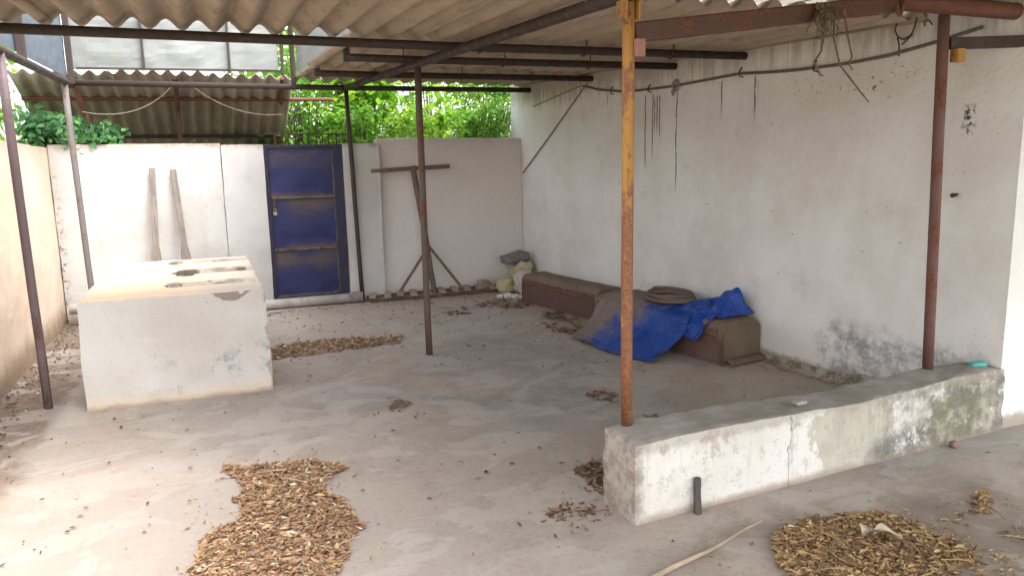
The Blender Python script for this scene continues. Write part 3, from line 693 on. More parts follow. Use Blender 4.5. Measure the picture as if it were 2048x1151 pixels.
# wooden duckboard lying along the wall foot
dk = thing('wooden_duckboard', 'dusty wooden duckboard of short slats along the foot of the back wall', 'duckboard', (2.6, 8.9, 0))
for yy in (8.80, 9.0):
    mb = MB(); mb.beam((1.72, yy, .03), (3.52, yy+.03, .03), .045, .05); mb.obj('rail', M_TWOOD, dk, bevel=.006)
for i in range(11):
    x = 1.76+i*.17+rnd.uniform(-.015, .015); an = rnd.uniform(-.12, .12)
    mb = MB(); mb.beam((x+.05+.1*math.sin(an), 9.03, .072), (x-.02-.1*math.sin(an), 8.70+rnd.uniform(-.02, .03), .066+rnd.uniform(-.008, .008)), .085, .018); mb.obj('slat', M_SLAT, dk, bevel=.004)
# drain pipes
mb = MB(); mb.tube([(-1.40, 8.90, .19), (-.6, 8.90, .12), (.3, 8.89, .062), (1.54, 8.90, .062)], .055, 18, True); o = mb.obj('drain_pipe', M_PVC)
o.data.polygons.foreach_set('use_smooth', [len(p.vertices) == 4 for p in o.data.polygons])
tag(o, 'long dusty white drain pipe lying along the wall under the gate', 'pipe')
mb = MB(); mb.tube([(1.50, 8.90, .062), (1.58, 8.88, .066), (1.66, 8.86, .07)], [.058, .066, .066], 18, False); mb.tube([(1.655, 8.86, .07), (1.60, 8.875, .068)], [.060, .03], 18, True)
mb.obj('pipe_end', M_PVCD, o)
mb = MB(); mb.tube([(-1.22, 8.62, .06), (-.75, 8.55, .055)], .048, 16); o = mb.obj('short_pipe', M_PVC); tag(o, 'short grey pipe in the corner between hearth and left wall', 'pipe')
for i, (x, y, sx, sy, sz, lb) in enumerate(((.45, 8.55, .22, .12, .035, 'flat dirty plaster slab lying beside the hearth'), (.62, 8.66, .16, .09, .03, 'thin whitish plaster chip near the gate'))):
    mb = MB(); mb.rough(x-sx/2, x+sx/2, y-sy/2, y+sy/2, .002, sz, .03, .012, .012, i*3, 7); tag(mb.obj('plaster_chunk', M_STONE, smooth=True), lb, 'rubble')

# ------------------------------------------------------------------ cases, tarpaulin, hose
def case(p_far, p_near, width, hgt, label, seed):
    A = Vector((*p_far, 0)); B = Vector((*p_near, 0)); d = (B-A); L = d.length; d.normalize(); n = Vector((-d.y, d.x, 0))   # n points to the wall side
    if n.x < 0: n = -n
    root = thing('upturned_case', label, 'case', (A+B)/2)
    r = .085
    prof = [(0, 0), (0, hgt-r)]+[(r-r*math.cos(a), hgt-r+r*math.sin(a)) for a in (.3, .6, .9, 1.2, 1.57)]+[(width-r*1.3+r*1.3*math.sin(a), hgt-r*1.3+r*1.3*math.cos(a)) for a in (0, .35, .7, 1.05, 1.4, 1.57)]+[(width, 0)]
    mb = MB(); m_ = 24; vs = []
    for i in range(m_+1):
        t = i/m_; e = 1.
        for (w, z) in prof:
            zz = z*(1-.02*math.sin(t*3.1))*(.985 if i in (0, m_) else 1) + (.006*fbm(t*6, w*5, seed) if z > .05 else 0)
            vs.append(A+d*L*t+n*w+Vector((0, 0, zz+.004)))
    q = len(prof)
    mb.add(vs, [(i*q+k, (i+1)*q+k, (i+1)*q+k+1, i*q+k+1) for i in range(m_) for k in range(q-1)]+[tuple(range(q)), tuple(reversed(range(m_*q, m_*q+q)))])
    body = mb.obj('body', M_CASE, root, bevel=.008)
    # raised rim line and inset panel of the long side
    c = lambda t, z, o: A+d*(L*t)-n*o+Vector((0, 0, z))
    mb = MB(); z1 = hgt*.64
    pts = []
    mb.add([c(.03, .02, .006), c(.985, .02, .006), c(.985, z1-.04, .006), c(.965, z1, .006), c(.05, z1, .006), c(.03, z1-.03, .006)], [(0, 1, 2, 3, 4, 5)])
    mb.obj('side_panel', M_PANEL, root, solid=.008)
    mb = MB(); mb.tube([c(.025, .01, .008), c(.025, z1-.03, .008), c(.05, z1+.008, .008), c(.965, z1+.008, .008), c(.99, z1-.04, .008), c(.99, .01, .008)], .007, 6); mb.obj('rim', M_RIM, root)
    mb = MB(); mb.add([c(.03, z1+.022, .004), c(.97, z1+.022, .004), c(.97, hgt-.06, .004), c(.03, hgt-.06, .004)], [(0, 1, 2, 3)]); mb.obj('edge_band', M_RIM, root, solid=.006)
    return root, A, B, d, n, L
cA = case((3.36, 8.02), (3.575, 6.58), .40, .33, 'dusty brown round-edged case lying along the house wall in the far corner', 2)
cB = case((3.40, 6.30), (3.655, 4.68), .435, .345, 'brown round-edged case half covered by the blue tarpaulin', 7)
# flap at the foot of the near case's end
_, A, B, d, n, L = cB
mb = MB(); mb.grid(10, 3, lambda u, v: B+n*(.03+u*.40)+d*(.012+v*.07)+Vector((0, 0, .045-v*.03+.008*fbm(u*4, v, 3)))); mb.obj('end_flap', M_CASE, cB[0], solid=.006, smooth=True)
mb = MB(); mb.tube([B+d*.006+n*.002+Vector((0, 0, .01)), B+d*.006+n*.002+Vector((0, 0, .25))], .009, 6); mb.obj('corner_piping', M_RIM, cB[0])

def tarp(u, v):
    # u along the case from its far to its near end, v over the top and down to the floor
    t = .07+u*.75; base = A+d*(L*t)
    spread = .17+.10*math.sin(u*2.6)+.03*fbm(u*5, 1, 0)
    prof = [(.42, .352), (.30, .362), (.16, .365), (.07, .352), (.0, .315), (-.04, .25), (-.09-.1*spread, .16), (-.12-.45*spread, .07), (-.14-.85*spread, .02), (-.16-1.15*spread, .012)]
    f = v*(len(prof)-1); i = min(int(f), len(prof)-2); f -= i
    f2 = f*f*(3-2*f)*.5+f*.5
    w = prof[i][0]*(1-f2)+prof[i+1][0]*f2; z = prof[i][1]*(1-f2)+prof[i+1][1]*f2
    sl = .0
    if u > .80: sl = (u-.80)/.20
    wr = .016*fbm(u*7, v*3, 2)+.012*math.sin(u*38+v*5)*max(0, v-.55)*(1+fbm(u*3, v, 9))
    w += -abs(wr)*1.3*(v > .45); z += .010+abs(wr)*.7
    p = base+n*w+d*(L*.02*fbm(v*4, u*2, 5))
    # near edge hangs back towards the top, so the corner of the case shows
    p += d*(-.10*sl*(1-abs(v-.95))*(v < .9)) - d*(.06*sl*max(0, v-.8)/.2)
    if v < .45: p += d*(-.03*sl)
    p.z = max(z, .012)
    return p
mb = MB(); mb.grid(90, 60, tarp)
tp = thing('blue_tarpaulin', 'dusty blue tarpaulin draped over the near case down to the floor', 'tarpaulin', (3.5, 5.5, 0))
mb.obj('sheet', M_TARP, tp, smooth=True, solid=.004)
# bunched end of the same sheet lying on top
def bunch(u, v):
    c0 = A+d*(L*.80)+n*.25
    a = u-.5; b = v-.5
    wa = a+.10*mnoise.noise(Vector((u*2.3, v*2.3, 1))); wb = b+.10*mnoise.noise(Vector((u*2.3, v*2.3, 6)))
    rg = 1-abs(mnoise.noise(Vector((wa*4.2+wb*2.0, wb*2.6-wa*.8, 3))))*2.2
    rg2 = 1-abs(mnoise.noise(Vector((wa*9, wb*8, 13))))*2
    e = max(0, 1-(2*max(abs(a), abs(b)))**4)
    pk = math.exp(-((a-.20)/.20)**2-((b-.22)/.34)**2)
    z = .362+e*(.03+.045*max(-.3, rg)+.016*rg2+.13*pk)
    p = c0+d*(a*.50+.05*mnoise.noise(Vector((u*3, v*3, 3)))+.07*pk)+n*(b*.37+.04*mnoise.noise(Vector((u*3, v*3, 8))))
    p.z = z; return p
mb = MB(); mb.grid(44, 44, bunch); mb.obj('bunched_end', M_TARP, tp, solid=.004)
mb = MB()
def fold(u, v):
    c0 = A+d*(L*(.62+.30*u))+n*(-.015-.05*u*0)
    z = .375-.18*v-.02*u+.012*math.sin(u*14)
    p = c0+n*(.10-.16*v+.02*fbm(u*5, v*3, 2)-.02*math.sin(v*3.1))+d*(.05*fbm(v*3, u*2, 1)-.06*v*u); p.z = z+.03*(1-v)*u; return p
mb.grid(30, 14, fold); mb.obj('fold', M_TARP, tp, solid=.004, smooth=True)

hz_ = thing('hose_coil', 'coiled dusty hose lying on the tarpaulin', 'hose', (3.8, 5.6, .38))
hc = A+d*(L*.50)+n*.215; pts = []
turns = 4.4; N_ = 190
for i in range(N_+1):
    t = i/N_; an = t*turns*2*math.pi+.6; k = int(t*turns)
    kk = t*turns; rx = .28-.075*abs(math.sin(kk*1.9))-.015*math.sin(an*.37); ry = .185-.045*abs(math.sin(kk*1.5+.6))
    off = Vector((.022*math.sin(kk*2.1), .022*math.cos(kk*1.7), 0))
    pts.append(hc+d*(rx*math.cos(an))+n*(ry*math.sin(an))+off+Vector((0, 0, 0.394+.011*kk+.008*math.sin(an*1.6)+.018*max(0, math.sin(an-.5)))))
mb = MB(); mb.tube(pts, .0165, 9); mb.obj('hose', M_HOSE, hz_, smooth=True)
e0 = pts[-1]; e1 = pts[0]
mb = MB(); mb.tube([e1, e1+Vector((-.02, -.05, -.005)), e1+Vector((-.03, -.12, -.012))], [.018, .021, .026], 10); mb.obj('nozzle', M_RIM, hz_)
mb = MB(); tl = A+d*(L*.18)+n*.20
mb.tube([pts[60], pts[60].lerp(tl, .5)+Vector((0, 0, -.03)), tl+Vector((0, 0, .40)), tl-d*.14+n*.03+Vector((0, 0, .395))], .016, 8); mb.obj('hose_tail', M_HOSE, hz_, smooth=True)

# rubbish in the corner
def lump(name, c, s, m_, label, cat, seed, amp=.05, fr=5):
    mb = MB(); mb.rough(c[0]-s[0]/2, c[0]+s[0]/2, c[1]-s[1]/2, c[1]+s[1]/2, c[2], c[2]+s[2], min(s)/6, amp*min(s), min(s)*.35, seed, fr/max(s)*.6)
    o = mb.obj(name, m_, smooth=True); tag(o, label, cat); return o
lump('plastic_sack', (3.40, 8.62, .0), (.20, .22, .19), M_SACKY, 'crumpled yellow and white plastic sack in the far corner', 'sack', 1, .16, 6)
lump('plastic_sack', (3.58, 8.42, .0), (.24, .26, .29), M_SACKW, 'bulging white plastic sack beside the far case', 'sack', 2, .14, 5)
lump('plastic_sack', (3.70, 8.83, .0), (.24, .3, .38), M_SACKY, 'yellowish sack against the house wall carrying a grey block', 'sack', 5, .14, 5)
mb = MB(); mb.rough(-.17, .17, -.10, .10, 0, .09, .025, .012, .015, 8, 9); o = mb.obj('concrete_block', M_GREYBLK, smooth=True); o.location = (3.62, 8.82, .375); o.rotation_euler = (R(6), R(-9), R(8)); tag(o, 'grey broken block lying on the sacks in the corner', 'block')
mb = MB(); mb.rough(-.06, .06, -.06, .06, 0, .13, .02, .006, .01, 4, 9); o = mb.obj('wood_offcut', M_SLAT, smooth=True); o.location = (3.22, 8.95, .005); o.rotation_euler = (0, 0, R(12)); tag(o, 'small wood offcut at the end of the duckboard', 'wood')
for i, (x, y, s_) in enumerate(((3.22, 8.36, .07), (3.30, 8.30, .09), (3.38, 8.26, .08), (3.44, 8.20, .07), (3.28, 8.42, .06), (3.47, 8.10, .055))):
    lump('foam_scrap', (x, y, .0), (s_, s_*.8, s_*.6), M_FOAM, 'white foam scrap in the litter before the far sacks', 'scrap', i*3+1, .2, 5)['group'] = 'white foam scraps by the sacks'

# ------------------------------------------------------------------ on and by the dwarf wall
mb = MB(); mb.rough(-.052, .052, -.026, .026, 0, .036, .010, .003, .010, 2, 9); o = mb.obj('turquoise_brick', M_TURQ, smooth=True); o.location = (4.10, 2.92, .370); o.rotation_euler = (0, 0, R(-6)); tag(o, 'turquoise plastic block on the dwarf wall against the house', 'block')
lump('stone', (2.71, 2.85, .37), (.065, .05, .018), M_STONE, 'flat pale stone lying on top of the dwarf wall', 'stone', 11, .2, 6)
mb = MB(); mb.tube([(1.985, 2.685, -.01), (1.983, 2.690, .09), (1.985, 2.694, .165), (1.985, 2.694, .168)], [.020, .016, .017, .012], 10); tag(mb.obj('wooden_stub', M_STUMP), 'dark wooden stub standing against the front of the dwarf wall', 'stub')
lump('brick_scrap', (3.74, 2.755, .0), (.045, .04, .035), M_BRICK, 'small brick scrap at the foot of the dwarf wall', 'brick', 15, .1, 5)
a_, b_ = on_z(1305, 1160), on_z(1532, 1043)
mb = MB(); pts = [a_.lerp(b_, t/10)+Vector((.02*math.sin(t*.45), 0, .012+.004*math.sin(t))) for t in range(11)]; pts[0] = a_+(a_-b_)*.15+Vector((0, 0, .012))
mb.tube(pts, [.0115-.0008*i for i in range(11)], 7); tag(mb.obj('dry_cane', M_BAMBOO), 'dry curved cane lying on the ground in front of the dwarf wall', 'cane')
# two big dry leaves on the yellow heap
for px, py, s_, yaw, lb in ((1740, 1073, .065, .3, 'big pale dry leaf on the yellow leaf heap, the left half'), (1775, 1077, .06, -.4, 'big pale dry leaf on the yellow leaf heap, the right one')):
    c = on_z(px, py, .03); mb = MB()
    mb.grid(8, 6, lambda u, v: Vector((c.x, c.y, .045))+Matrix.Rotation(yaw, 3, 'Z') @ Vector(((u-.5)*2*s_, (v-.5)*1.3*s_*math.sin(math.pi*min(.97, max(.03, u))), .02*math.sin(u*5)+.02*abs(v-.5)*2)))
    tag(mb.obj('dry_leaf', M_PAPER, smooth=True), lb, 'leaf', 'big leaves on the yellow heap')

# ------------------------------------------------------------------ on the house wall
def wp(y, z, off=.02): return Vector((XW(y)-off, y, z))
cb = thing('wall_cable', 'grey cable strung along the house wall under the roof on clips', 'cable', (4.0, 5.5, 2.27))
key = [(7.53, 2.42), (7.2, 2.35), (6.8, 2.295), (6.46, 2.275), (6.1, 2.265), (5.88, 2.262), (5.4, 2.27), (5.06, 2.275), (4.75, 2.25), (4.48, 2.235), (4.04, 2.225), (3.7, 2.235), (3.42, 2.265), (3.1, 2.31)]
mb = MB(); mb.tube([wp(y, z, .018) for y, z in key], .011, 8); mb.obj('cable', M_CABLE, cb, smooth=True)
for y, z in ((6.95, 2.31), (6.3, 2.268), (5.06, 2.275), (4.3, 2.23)):
    mb = MB(); mb.tube([wp(y, z+.05, .006), wp(y, z+.015, .03), wp(y, z-.02, .03), wp(y-.02, z-.03, .006)], .006, 6); mb.obj('clip', M_IRON, cb)
mb = MB(); mb.tube([wp(5.88+.04*math.cos(a), 2.262+.05*math.sin(a), .03) for a in [i*.7 for i in range(16)]], .010, 7); mb.tube([wp(5.90, 2.25, .03), wp(5.93, 2.21, .03), wp(5.92, 2.18, .02)], .012, 7); mb.obj('knot', M_CONDUIT, cb)
mb = MB(); mb.tube([wp(7.45, 2.44, .012), wp(8.3, 1.93, .012), wp(9.07, 1.48, .012)], .010, 7); tag(mb.obj('conduit', M_CONDUIT), 'thin conduit slanting down the house wall to the back corner', 'conduit')
mb = MB(); mb.tube([wp(7.62, 2.425, .01), wp(8.75, 2.295, .01)], .007, 7); tag(mb.obj('conduit', M_CONDUIT), 'short thin rod on the house wall high in the back corner', 'conduit')
mb = MB(); mb.tube([wp(6.62, 1.69, .0), wp(6.60, 1.69, .06), wp(6.58, 1.69, .075), wp(6.575, 1.72, .075), wp(6.57, 1.79, .07)], .010, 8); tag(mb.obj('wall_hook', M_IRON), 'black iron hook on the house wall right of the yellow post', 'hook')
mb = MB(); mb.tube([wp(3.20, 1.36, 0), wp(3.19, 1.36, .035)], [.010, .014], 8); mb.tube([wp(3.2, 1.365, .03), wp(3.16, 1.368, .03)], .006, 6); tag(mb.obj('wall_nail', M_IRON), 'black nail in the house wall right of the maroon post', 'nail')
mb = MB(); mb.tube([wp(3.65, 2.46, .02), wp(3.655, 2.38, .03), wp(3.63, 2.335, .03), wp(3.59, 2.315, .03), wp(3.54, 2.335, .03), wp(3.52, 2.375, .03), wp(3.51, 2.46, .02)], .0045, 6)
mb.tube([wp(3.635, 2.335, .03), wp(3.62, 2.29, .03), wp(3.625, 2.22, .02)], .005, 6); mb.tube([wp(3.53, 2.34, .03), wp(3.60, 2.285, .03)], .0045, 6)
tag(mb.obj('twisted_wire', M_IRON), 'loop of twisted wire hanging on the house wall beside the maroon post', 'wire')
mb = MB(); mb.tube([wp(3.46, 2.375, .02), wp(3.455, 2.40, .03), wp(3.425, 2.405, .03), wp(3.41, 2.375, .02)], .004, 6); tag(mb.obj('wall_staple', M_IRON), 'bent staple in the house wall above the cable', 'staple')

# dried weed hanging from the beam
wdr = random.Random(5); mb = MB(); c = Vector((2.80, 2.95, 2.30))
for i in range(26):
    L_ = wdr.uniform(.04, .17); x = c.x+wdr.uniform(-.05, .06); sw = wdr.uniform(-.07, .07)
    mb.tube([(x, c.y-.045, c.z+wdr.uniform(-.02, .03)), (x+sw*.4, c.y-.07+wdr.uniform(-.02, .02), c.z-L_*.45), (x+sw*.8+wdr.uniform(-.02, .02), c.y-.065+wdr.uniform(-.03, .03), c.z-L_)], [.004, .003, .0015], 5)
for pts in ([(2.81, 2.9, 2.25), (2.79, 2.89, 2.1), (2.74, 2.88, 2.05), (2.78, 2.88, 1.99), (2.80, 2.88, 1.985)],
            [(2.87, 2.9, 2.27), (2.865, 2.89, 2.16), (2.90, 2.88, 2.04), (2.99, 2.87, 1.95), (3.09, 2.87, 1.865)],
            [(2.93, 2.9, 2.3), (2.95, 2.89, 2.18), (2.975, 2.88, 2.08), (2.955, 2.88, 2.045), (2.985, 2.88, 2.02)], [(2.76, 2.9, 2.27), (2.71, 2.9, 2.20), (2.70, 2.9, 2.17)]):
    mb.tube(pts, [.006]+[.005]*(len(pts)-2)+[.003], 5)
mb.tube([(2.8+.05*math.cos(a), 2.885, 2.24+.045*math.sin(a)) for a in [i*.5 for i in range(11)]], .008, 5)
tag(mb.obj('dried_weed', M_STEM), 'tuft of dried weed stems hanging from the rust red beam', 'dry plant')

# ------------------------------------------------------------------ leaf litter
def inside(p, poly):
    c = False; j = len(poly)-1
    for i in range(len(poly)):
        if (poly[i][1] > p[1]) != (poly[j][1] > p[1]) and p[0] < (poly[j][0]-poly[i][0])*(p[1]-poly[i][1])/(poly[j][1]-poly[i][1])+poly[i][0]: c = not c
        j = i
    return c
def leaf(mb, p, L_, yaw, pitch, roll, wid=.38, curl=.35):
    m_ = Matrix.Rotation(yaw, 3, 'Z') @ Matrix.Rotation(pitch, 3, 'Y') @ Matrix.Rotation(roll, 3, 'X')
    w = L_*wid; f = L_*.12*curl*2
    vs = [(-L_/2, 0, 0), (-L_*.1, -w/2, f), (-.05*L_, 0, -f*.5), (-L_*.1, w/2, f), (L_*.28, -w*.33, f*.8), (L_*.3, 0, f*.3), (L_*.28, w*.33, f*.8), (L_/2, 0, f*1.8*curl*2)]
    mb.add([m_ @ Vector(v)+p for v in vs], [(0, 2, 1), (0, 3, 2), (1, 2, 5, 4), (2, 3, 6, 5), (4, 5, 7), (5, 6, 7)])
def heap(name, poly_px, n, size, m_, label, mound=.03, fringe=.12, seed=1, sticks=0, edge=.05, bw_=.0):
    r = random.Random(seed); poly = [tuple(on_z(*p)[:2]) for p in poly_px]
    xa, xb = min(p[0] for p in poly), max(p[0] for p in poly); ya, yb = min(p[1] for p in poly), max(p[1] for p in poly)
    cx_, cy_ = sum(p[0] for p in poly)/len(poly), sum(p[1] for p in poly)/len(poly)
    mb = MB(); k = 0; tries = 0
    while k < n and tries < n*60:
        tries += 1
        x, y = r.uniform(xa-edge, xb+edge), r.uniform(ya-edge, yb+edge)
        jx, jy = x+edge*mnoise.noise(Vector((x*9, y*9, seed))), y+edge*mnoise.noise(Vector((x*9, y*9, seed+5)))
        ins = inside((jx, jy), poly)
        if not ins and r.random() > fringe*max(0, 1-2.2*abs(mnoise.noise(Vector((x*5, y*5, 2))))): continue
        if ins and bw_ and mnoise.noise(Vector((x*4.5, y*4.5, seed))) < -bw_+r.uniform(-.1, .1): continue
        d_ = max(0, 1-math.hypot((x-cx_)/(xb-xa+.01)*1.6, (y-cy_)/(yb-ya+.01)*1.6))
        z = .005+(r.random()**1.3)*mound*.75*(.35+.65*d_) if ins else .005+r.random()*.006
        q_ = r.random(); L_ = size*(r.uniform(.18, .45) if q_ < .28 else r.uniform(.5, 1.2) if q_ < .94 else r.uniform(1.2, 1.9)); fl_ = .6 if ins else .35
        if not ins: L_ *= .6
        leaf(mb, Vector((x, y, z)), L_, r.uniform(0, 6.28), r.gauss(0, .30)*fl_, r.gauss(0, .42)*fl_, r.uniform(.26, .50), r.uniform(-.4, .7)); k += 1
    for i in range(sticks):
        x, y = r.uniform(xa, xb), r.uniform(ya, yb)
        if not inside((x, y), poly): continue
        an = r.uniform(0, 6.28); l_ = r.uniform(.04, .16); dv = Vector((math.cos(an), math.sin(an), r.uniform(-.1, .15)))*l_
        p = Vector((x, y, mound*.9+.008)); mb.tube([p-dv/2, p+Vector((0, 0, .005)), p+dv/2], [.0025, .002, .001], 4)
    o = mb.obj(name, m_); tag(o, label, 'leaves', None, 'stuff'); return o
heap('leaf_heap', [(445,930),(500,934),(560,928),(640,924),(695,933),(655,958),(640,975),(688,1000),(705,1025),(724,1045),(705,1080),(690,1120),(672,1190),(375,1190),(390,1105),(425,1062),(470,1048),(480,1030),(472,1000),(482,975),(458,950)], 8500, .038, M_LITTER, 'big sprawling heap of brown fallen leaves in the middle foreground', .030, .035, 3, 80, .035)
heap('leaf_heap', [(1540,1095),(1575,1052),(1640,1034),(1760,1028),(1830,1045),(1870,1075),(1940,1095),(1950,1125),(1900,1151),(1880,1200),(1555,1200),(1572,1140)], 7000, .036, M_LITTERY, 'yellow-brown heap of fallen leaves on the earth in the right foreground', .03, .05, 5, 30, .05, .55)
heap('leaf_heap', [(1935,1003),(1965,985),(1990,1000),(1985,1025),(1950,1030)], 170, .034, M_LITTERY, 'small yellow leaf heap at the right edge beyond the bigger one', .03, .1, 6, 4, .03)
heap('leaf_litter', [(1850,1035),(1960,1020),(2060,1040),(2090,1110),(2040,1180),(1950,1160),(1900,1100)], 330, .028, M_LITTERY, 'loose yellow leaf litter right of the yellow heap', .008, .2, 7, 8, .06, .15)
heap('leaf_heap', [(535,698),(590,686),(640,682),(720,676),(812,674),(795,688),(740,694),(660,704),(600,714),(535,720)], 1900, .046, M_LITTER, 'long strip of brown leaves between the hearth and the middle post', .035, .08, 8, 14, .05)
heap('leaf_heap', [(775,815),(790,802),(815,803),(822,812),(803,823),(782,823)], 170, .028, M_LITTERD, 'small oval clump of leaves on the bare floor', .03, .05, 9, 3, .015)
heap('leaf_heap', [(1150,945),(1175,922),(1216,920),(1216,1000),(1190,985),(1172,965)], 330, .042, M_LITTERD, 'dark leaves swept against the end of the dwarf wall', .03, .15, 10, 8, .05, .35)
heap('leaf_litter', [(1065,1025),(1130,1010),(1215,1005),(1210,1040),(1150,1045),(1090,1040)], 110, .036, M_LITTERD, 'thin scatter of dark leaves before the end of the dwarf wall', .008, .2, 11, 6, .05, .1)
heap('leaf_heap', [(1175,790),(1205,780),(1240,790),(1235,806),(1200,808)], 150, .036, M_LITTERD, 'small leaf clump on the floor left of the yellow post', .022, .15, 12, 4, .04)
heap('leaf_heap', [(1282,838),(1308,830),(1330,840),(1315,850),(1292,848)], 90, .032, M_LITTERD, 'small leaf clump behind the yellow post by the dwarf wall', .02, .15, 13, 3, .03)
heap('leaf_heap', [(945,610),(1000,598),(1050,602),(1070,612),(1035,618),(960,614)], 420, .044, M_LITTERD, 'leaves at the near end of the far sacks', .025, .2, 14, 4, .06, .4)
heap('leaf_heap', [(1085,628),(1120,622),(1160,640),(1150,645),(1095,640)], 260, .046, M_LITTERD, 'leaves along the front of the far case', .022, .15, 15, 3, .05, .35)
heap('leaf_heap', [(1088,648),(1140,645),(1175,658),(1165,672),(1110,665)], 280, .046, M_LITTERD, 'leaves between the far case and the tarpaulin', .02, .2, 16, 4, .06, .3)
heap('leaf_heap', [(1150,678),(1190,676),(1245,697),(1300,715),(1290,722),(1230,708),(1165,690)], 420, .046, M_LITTER, 'leaves along the lower edge of the tarpaulin', .025, .2, 17, 4, .05, .45)
heap('leaf_litter', [(880,622),(930,616),(950,628),(900,634)], 120, .042, M_LITTERD, 'thin patch of leaves near the duckboard', .012, .2, 18, 3, .05, .2)
heap('leaf_litter', [(700,606),(800,592),(1000,574),(1010,590),(860,606),(760,618)], 420, .030, M_LITTERD, 'dirt and leaf crumbs caught along the duckboard', .012, .2, 21, 8, .06, .2)
heap('leaf_litter', [(545,625),(690,604),(700,612),(640,622),(560,634)], 160, .024, M_LITTERD, 'dirt and leaf crumbs along the drain pipe', .006, .2, 22, 4, .04, .2)
# loose leaves and crumbs over the whole floor
r = random.Random(77); mb = MB(); k = 0
while k < 1700:
    x, y = r.uniform(-.9, 4.1), r.uniform(2.4, 8.7)
    if bx0-.05 < x < bx1+.03 and by0 < y < by1: continue
    if x > 1.6 and 2.65 < y < 3.05 or x > XW(y)-.15: continue
    if y < 2.6 and x > 1.5 and r.random() < .3: continue
    dens = .24+.75*max(0, min(1, (x-1.2)/1.8))*max(0, min(1, (y-4.2)/2.0))+.12*(y > 6)
    if r.random() > dens*(1+1.3*mnoise.noise(Vector((x*1.8, y*1.8, 4)))): continue
    leaf(mb, Vector((x, y, .010)), r.choice((.008, .011, .014, .018, .024, .036))*r.uniform(.8, 1.2), r.uniform(0, 6.28), r.gauss(0, .15), r.gauss(0, .3), r.uniform(.3, .55), r.uniform(-.2, .6)); k += 1
tag(mb.obj('loose_leaves', M_GRIT), 'loose dry leaves and crumbs scattered over the concrete floor', 'leaves', None, 'stuff')
mb = MB()
for i in range(650):
    y = r.uniform(3.6, 8.8); x = -1.44+abs(r.gauss(0, .15))
    if x > -.87: continue
    if i % 3 == 0: leaf(mb, Vector((x, y, .03)), r.uniform(.015, .05), r.uniform(0, 6.28), r.gauss(0, .2), r.gauss(0, .4), .4, .4)
    else:
        s_ = r.uniform(.004, .012); mb.box((x, y, .022+s_*.3), (s_*1.4, s_, s_*.7), Matrix.Rotation(r.uniform(0, 3), 3, 'Z'))
tag(mb.obj('wall_foot_debris', M_GRIT), 'earth crumbs and leaves along the foot of the left wall', 'debris', None, 'stuff')

# ------------------------------------------------------------------ greenery beyond the walls
def leafq(vs, fs, p, nrm, L_, w, r):
    t = nrm.orthogonal().normalized(); t.rotate(Matrix.Rotation(r.uniform(0, 6.28), 3, nrm)); s_ = nrm.cross(t); o = len(vs)
    vs += [tuple(p), tuple(p+t*L_*.45+s_*w*.5-nrm*L_*.04), tuple(p+t*L_-nrm*L_*.18), tuple(p+t*L_*.45-s_*w*.5-nrm*L_*.04)]
    fs += [(o, o+1, o+2, o+3)]
def tree(name, label, base, h, rad, m_, nclump, per, leafL, leafW, seed, lean=(0, 0), low=.3, cat='tree', group=None, spread=.30):
    r = random.Random(seed); root = thing(name, label, cat, base, group); B_ = Vector(base)
    top = B_+Vector((lean[0], lean[1], h*.62)); mb = MB()
    mb.tube([B_, B_.lerp(top, .5)+Vector((r.uniform(-.1, .1), r.uniform(-.1, .1), 0)), top], [.06, .045, .02], 7)
    vs, fs = [], []
    for i in range(nclump):
        an = r.uniform(0, 6.28); rr = rad*math.sqrt(r.random()); z = h*(low+(1-low)*r.random())
        sh_ = math.sqrt(max(.05, 1-((z/h-.62)/.5)**2))
        c = B_+Vector((lean[0]*z/h+rr*math.cos(an)*sh_, lean[1]*z/h+rr*math.sin(an)*sh_, z))
        if r.random() < .5:
            st = B_.lerp(top, r.uniform(.3, .95)); mb.tube([st, st.lerp(c, .5)+Vector((0, 0, .05)), c], [.016, .010, .004], 5)
        cr = spread*r.uniform(.5, 1.2); cs = r.uniform(.6, 1.5); nl = int(per*r.uniform(.3, 1.15))
        for k in range(nl):
            dv = Vector((r.gauss(0, 1), r.gauss(0, 1), r.gauss(0, .8))); dv *= cr*.5
            nn = Vector((r.gauss(0, .55), r.gauss(0, .55), 1)).normalized() if r.random() < .75 else Vector((r.gauss(0, 1), r.gauss(0, 1), r.gauss(0, 1))).normalized()
            s_ = r.uniform(.6, 1.3); leafq(vs, fs, c+dv, nn, leafL*s_*cs, leafW*s_*cs, r)
    mb.obj('trunk', M_BARK, root)
    cm = MB(); cm.v = vs; cm.f = fs; cm.obj('crown', m_, root)
    return root
G = 'trees beyond the back wall'
tree('broadleaf_tree', 'bright green broadleaf tree directly behind the gate grille', (1.35, 10.9, 0), 3.3, .75, M_GREEN_B, 80, 55, .10, .055, 11, low=.45, group=G)
tree('broadleaf_tree', 'yellow-green broadleaf tree between the dark post and the middle post', (2.25, 10.7, 0), 3.1, .75, M_GREEN_A, 85, 50, .13, .075, 12, low=.5, group=G)
tree('broadleaf_tree', 'pale loose tree with white sky showing through right of the middle post', (3.35, 11.6, 0), 3.6, 1.0, M_GREEN_A, 62, 48, .11, .05, 13, low=.45, group=G)
tree('broadleaf_tree', 'green tree with a leaning branch at the house corner', (4.45, 11.0, 0), 3.4, .8, M_GREEN_B, 70, 50, .10, .055, 14, (-.3, 0), low=.45, group=G)
tree('broadleaf_tree', 'tall tree showing in the gap right of the vent sheet', (1.15, 12.6, 0), 5.2, .9, M_GREEN_A, 80, 45, .12, .07, 15, low=.35, group=G)
tree('broadleaf_tree', 'washed out tree far left above the left wall', (-3.3, 10.6, 0), 4.2, 1.1, M_GREEN_A, 110, 45, .12, .065, 16, low=.35, group=G)
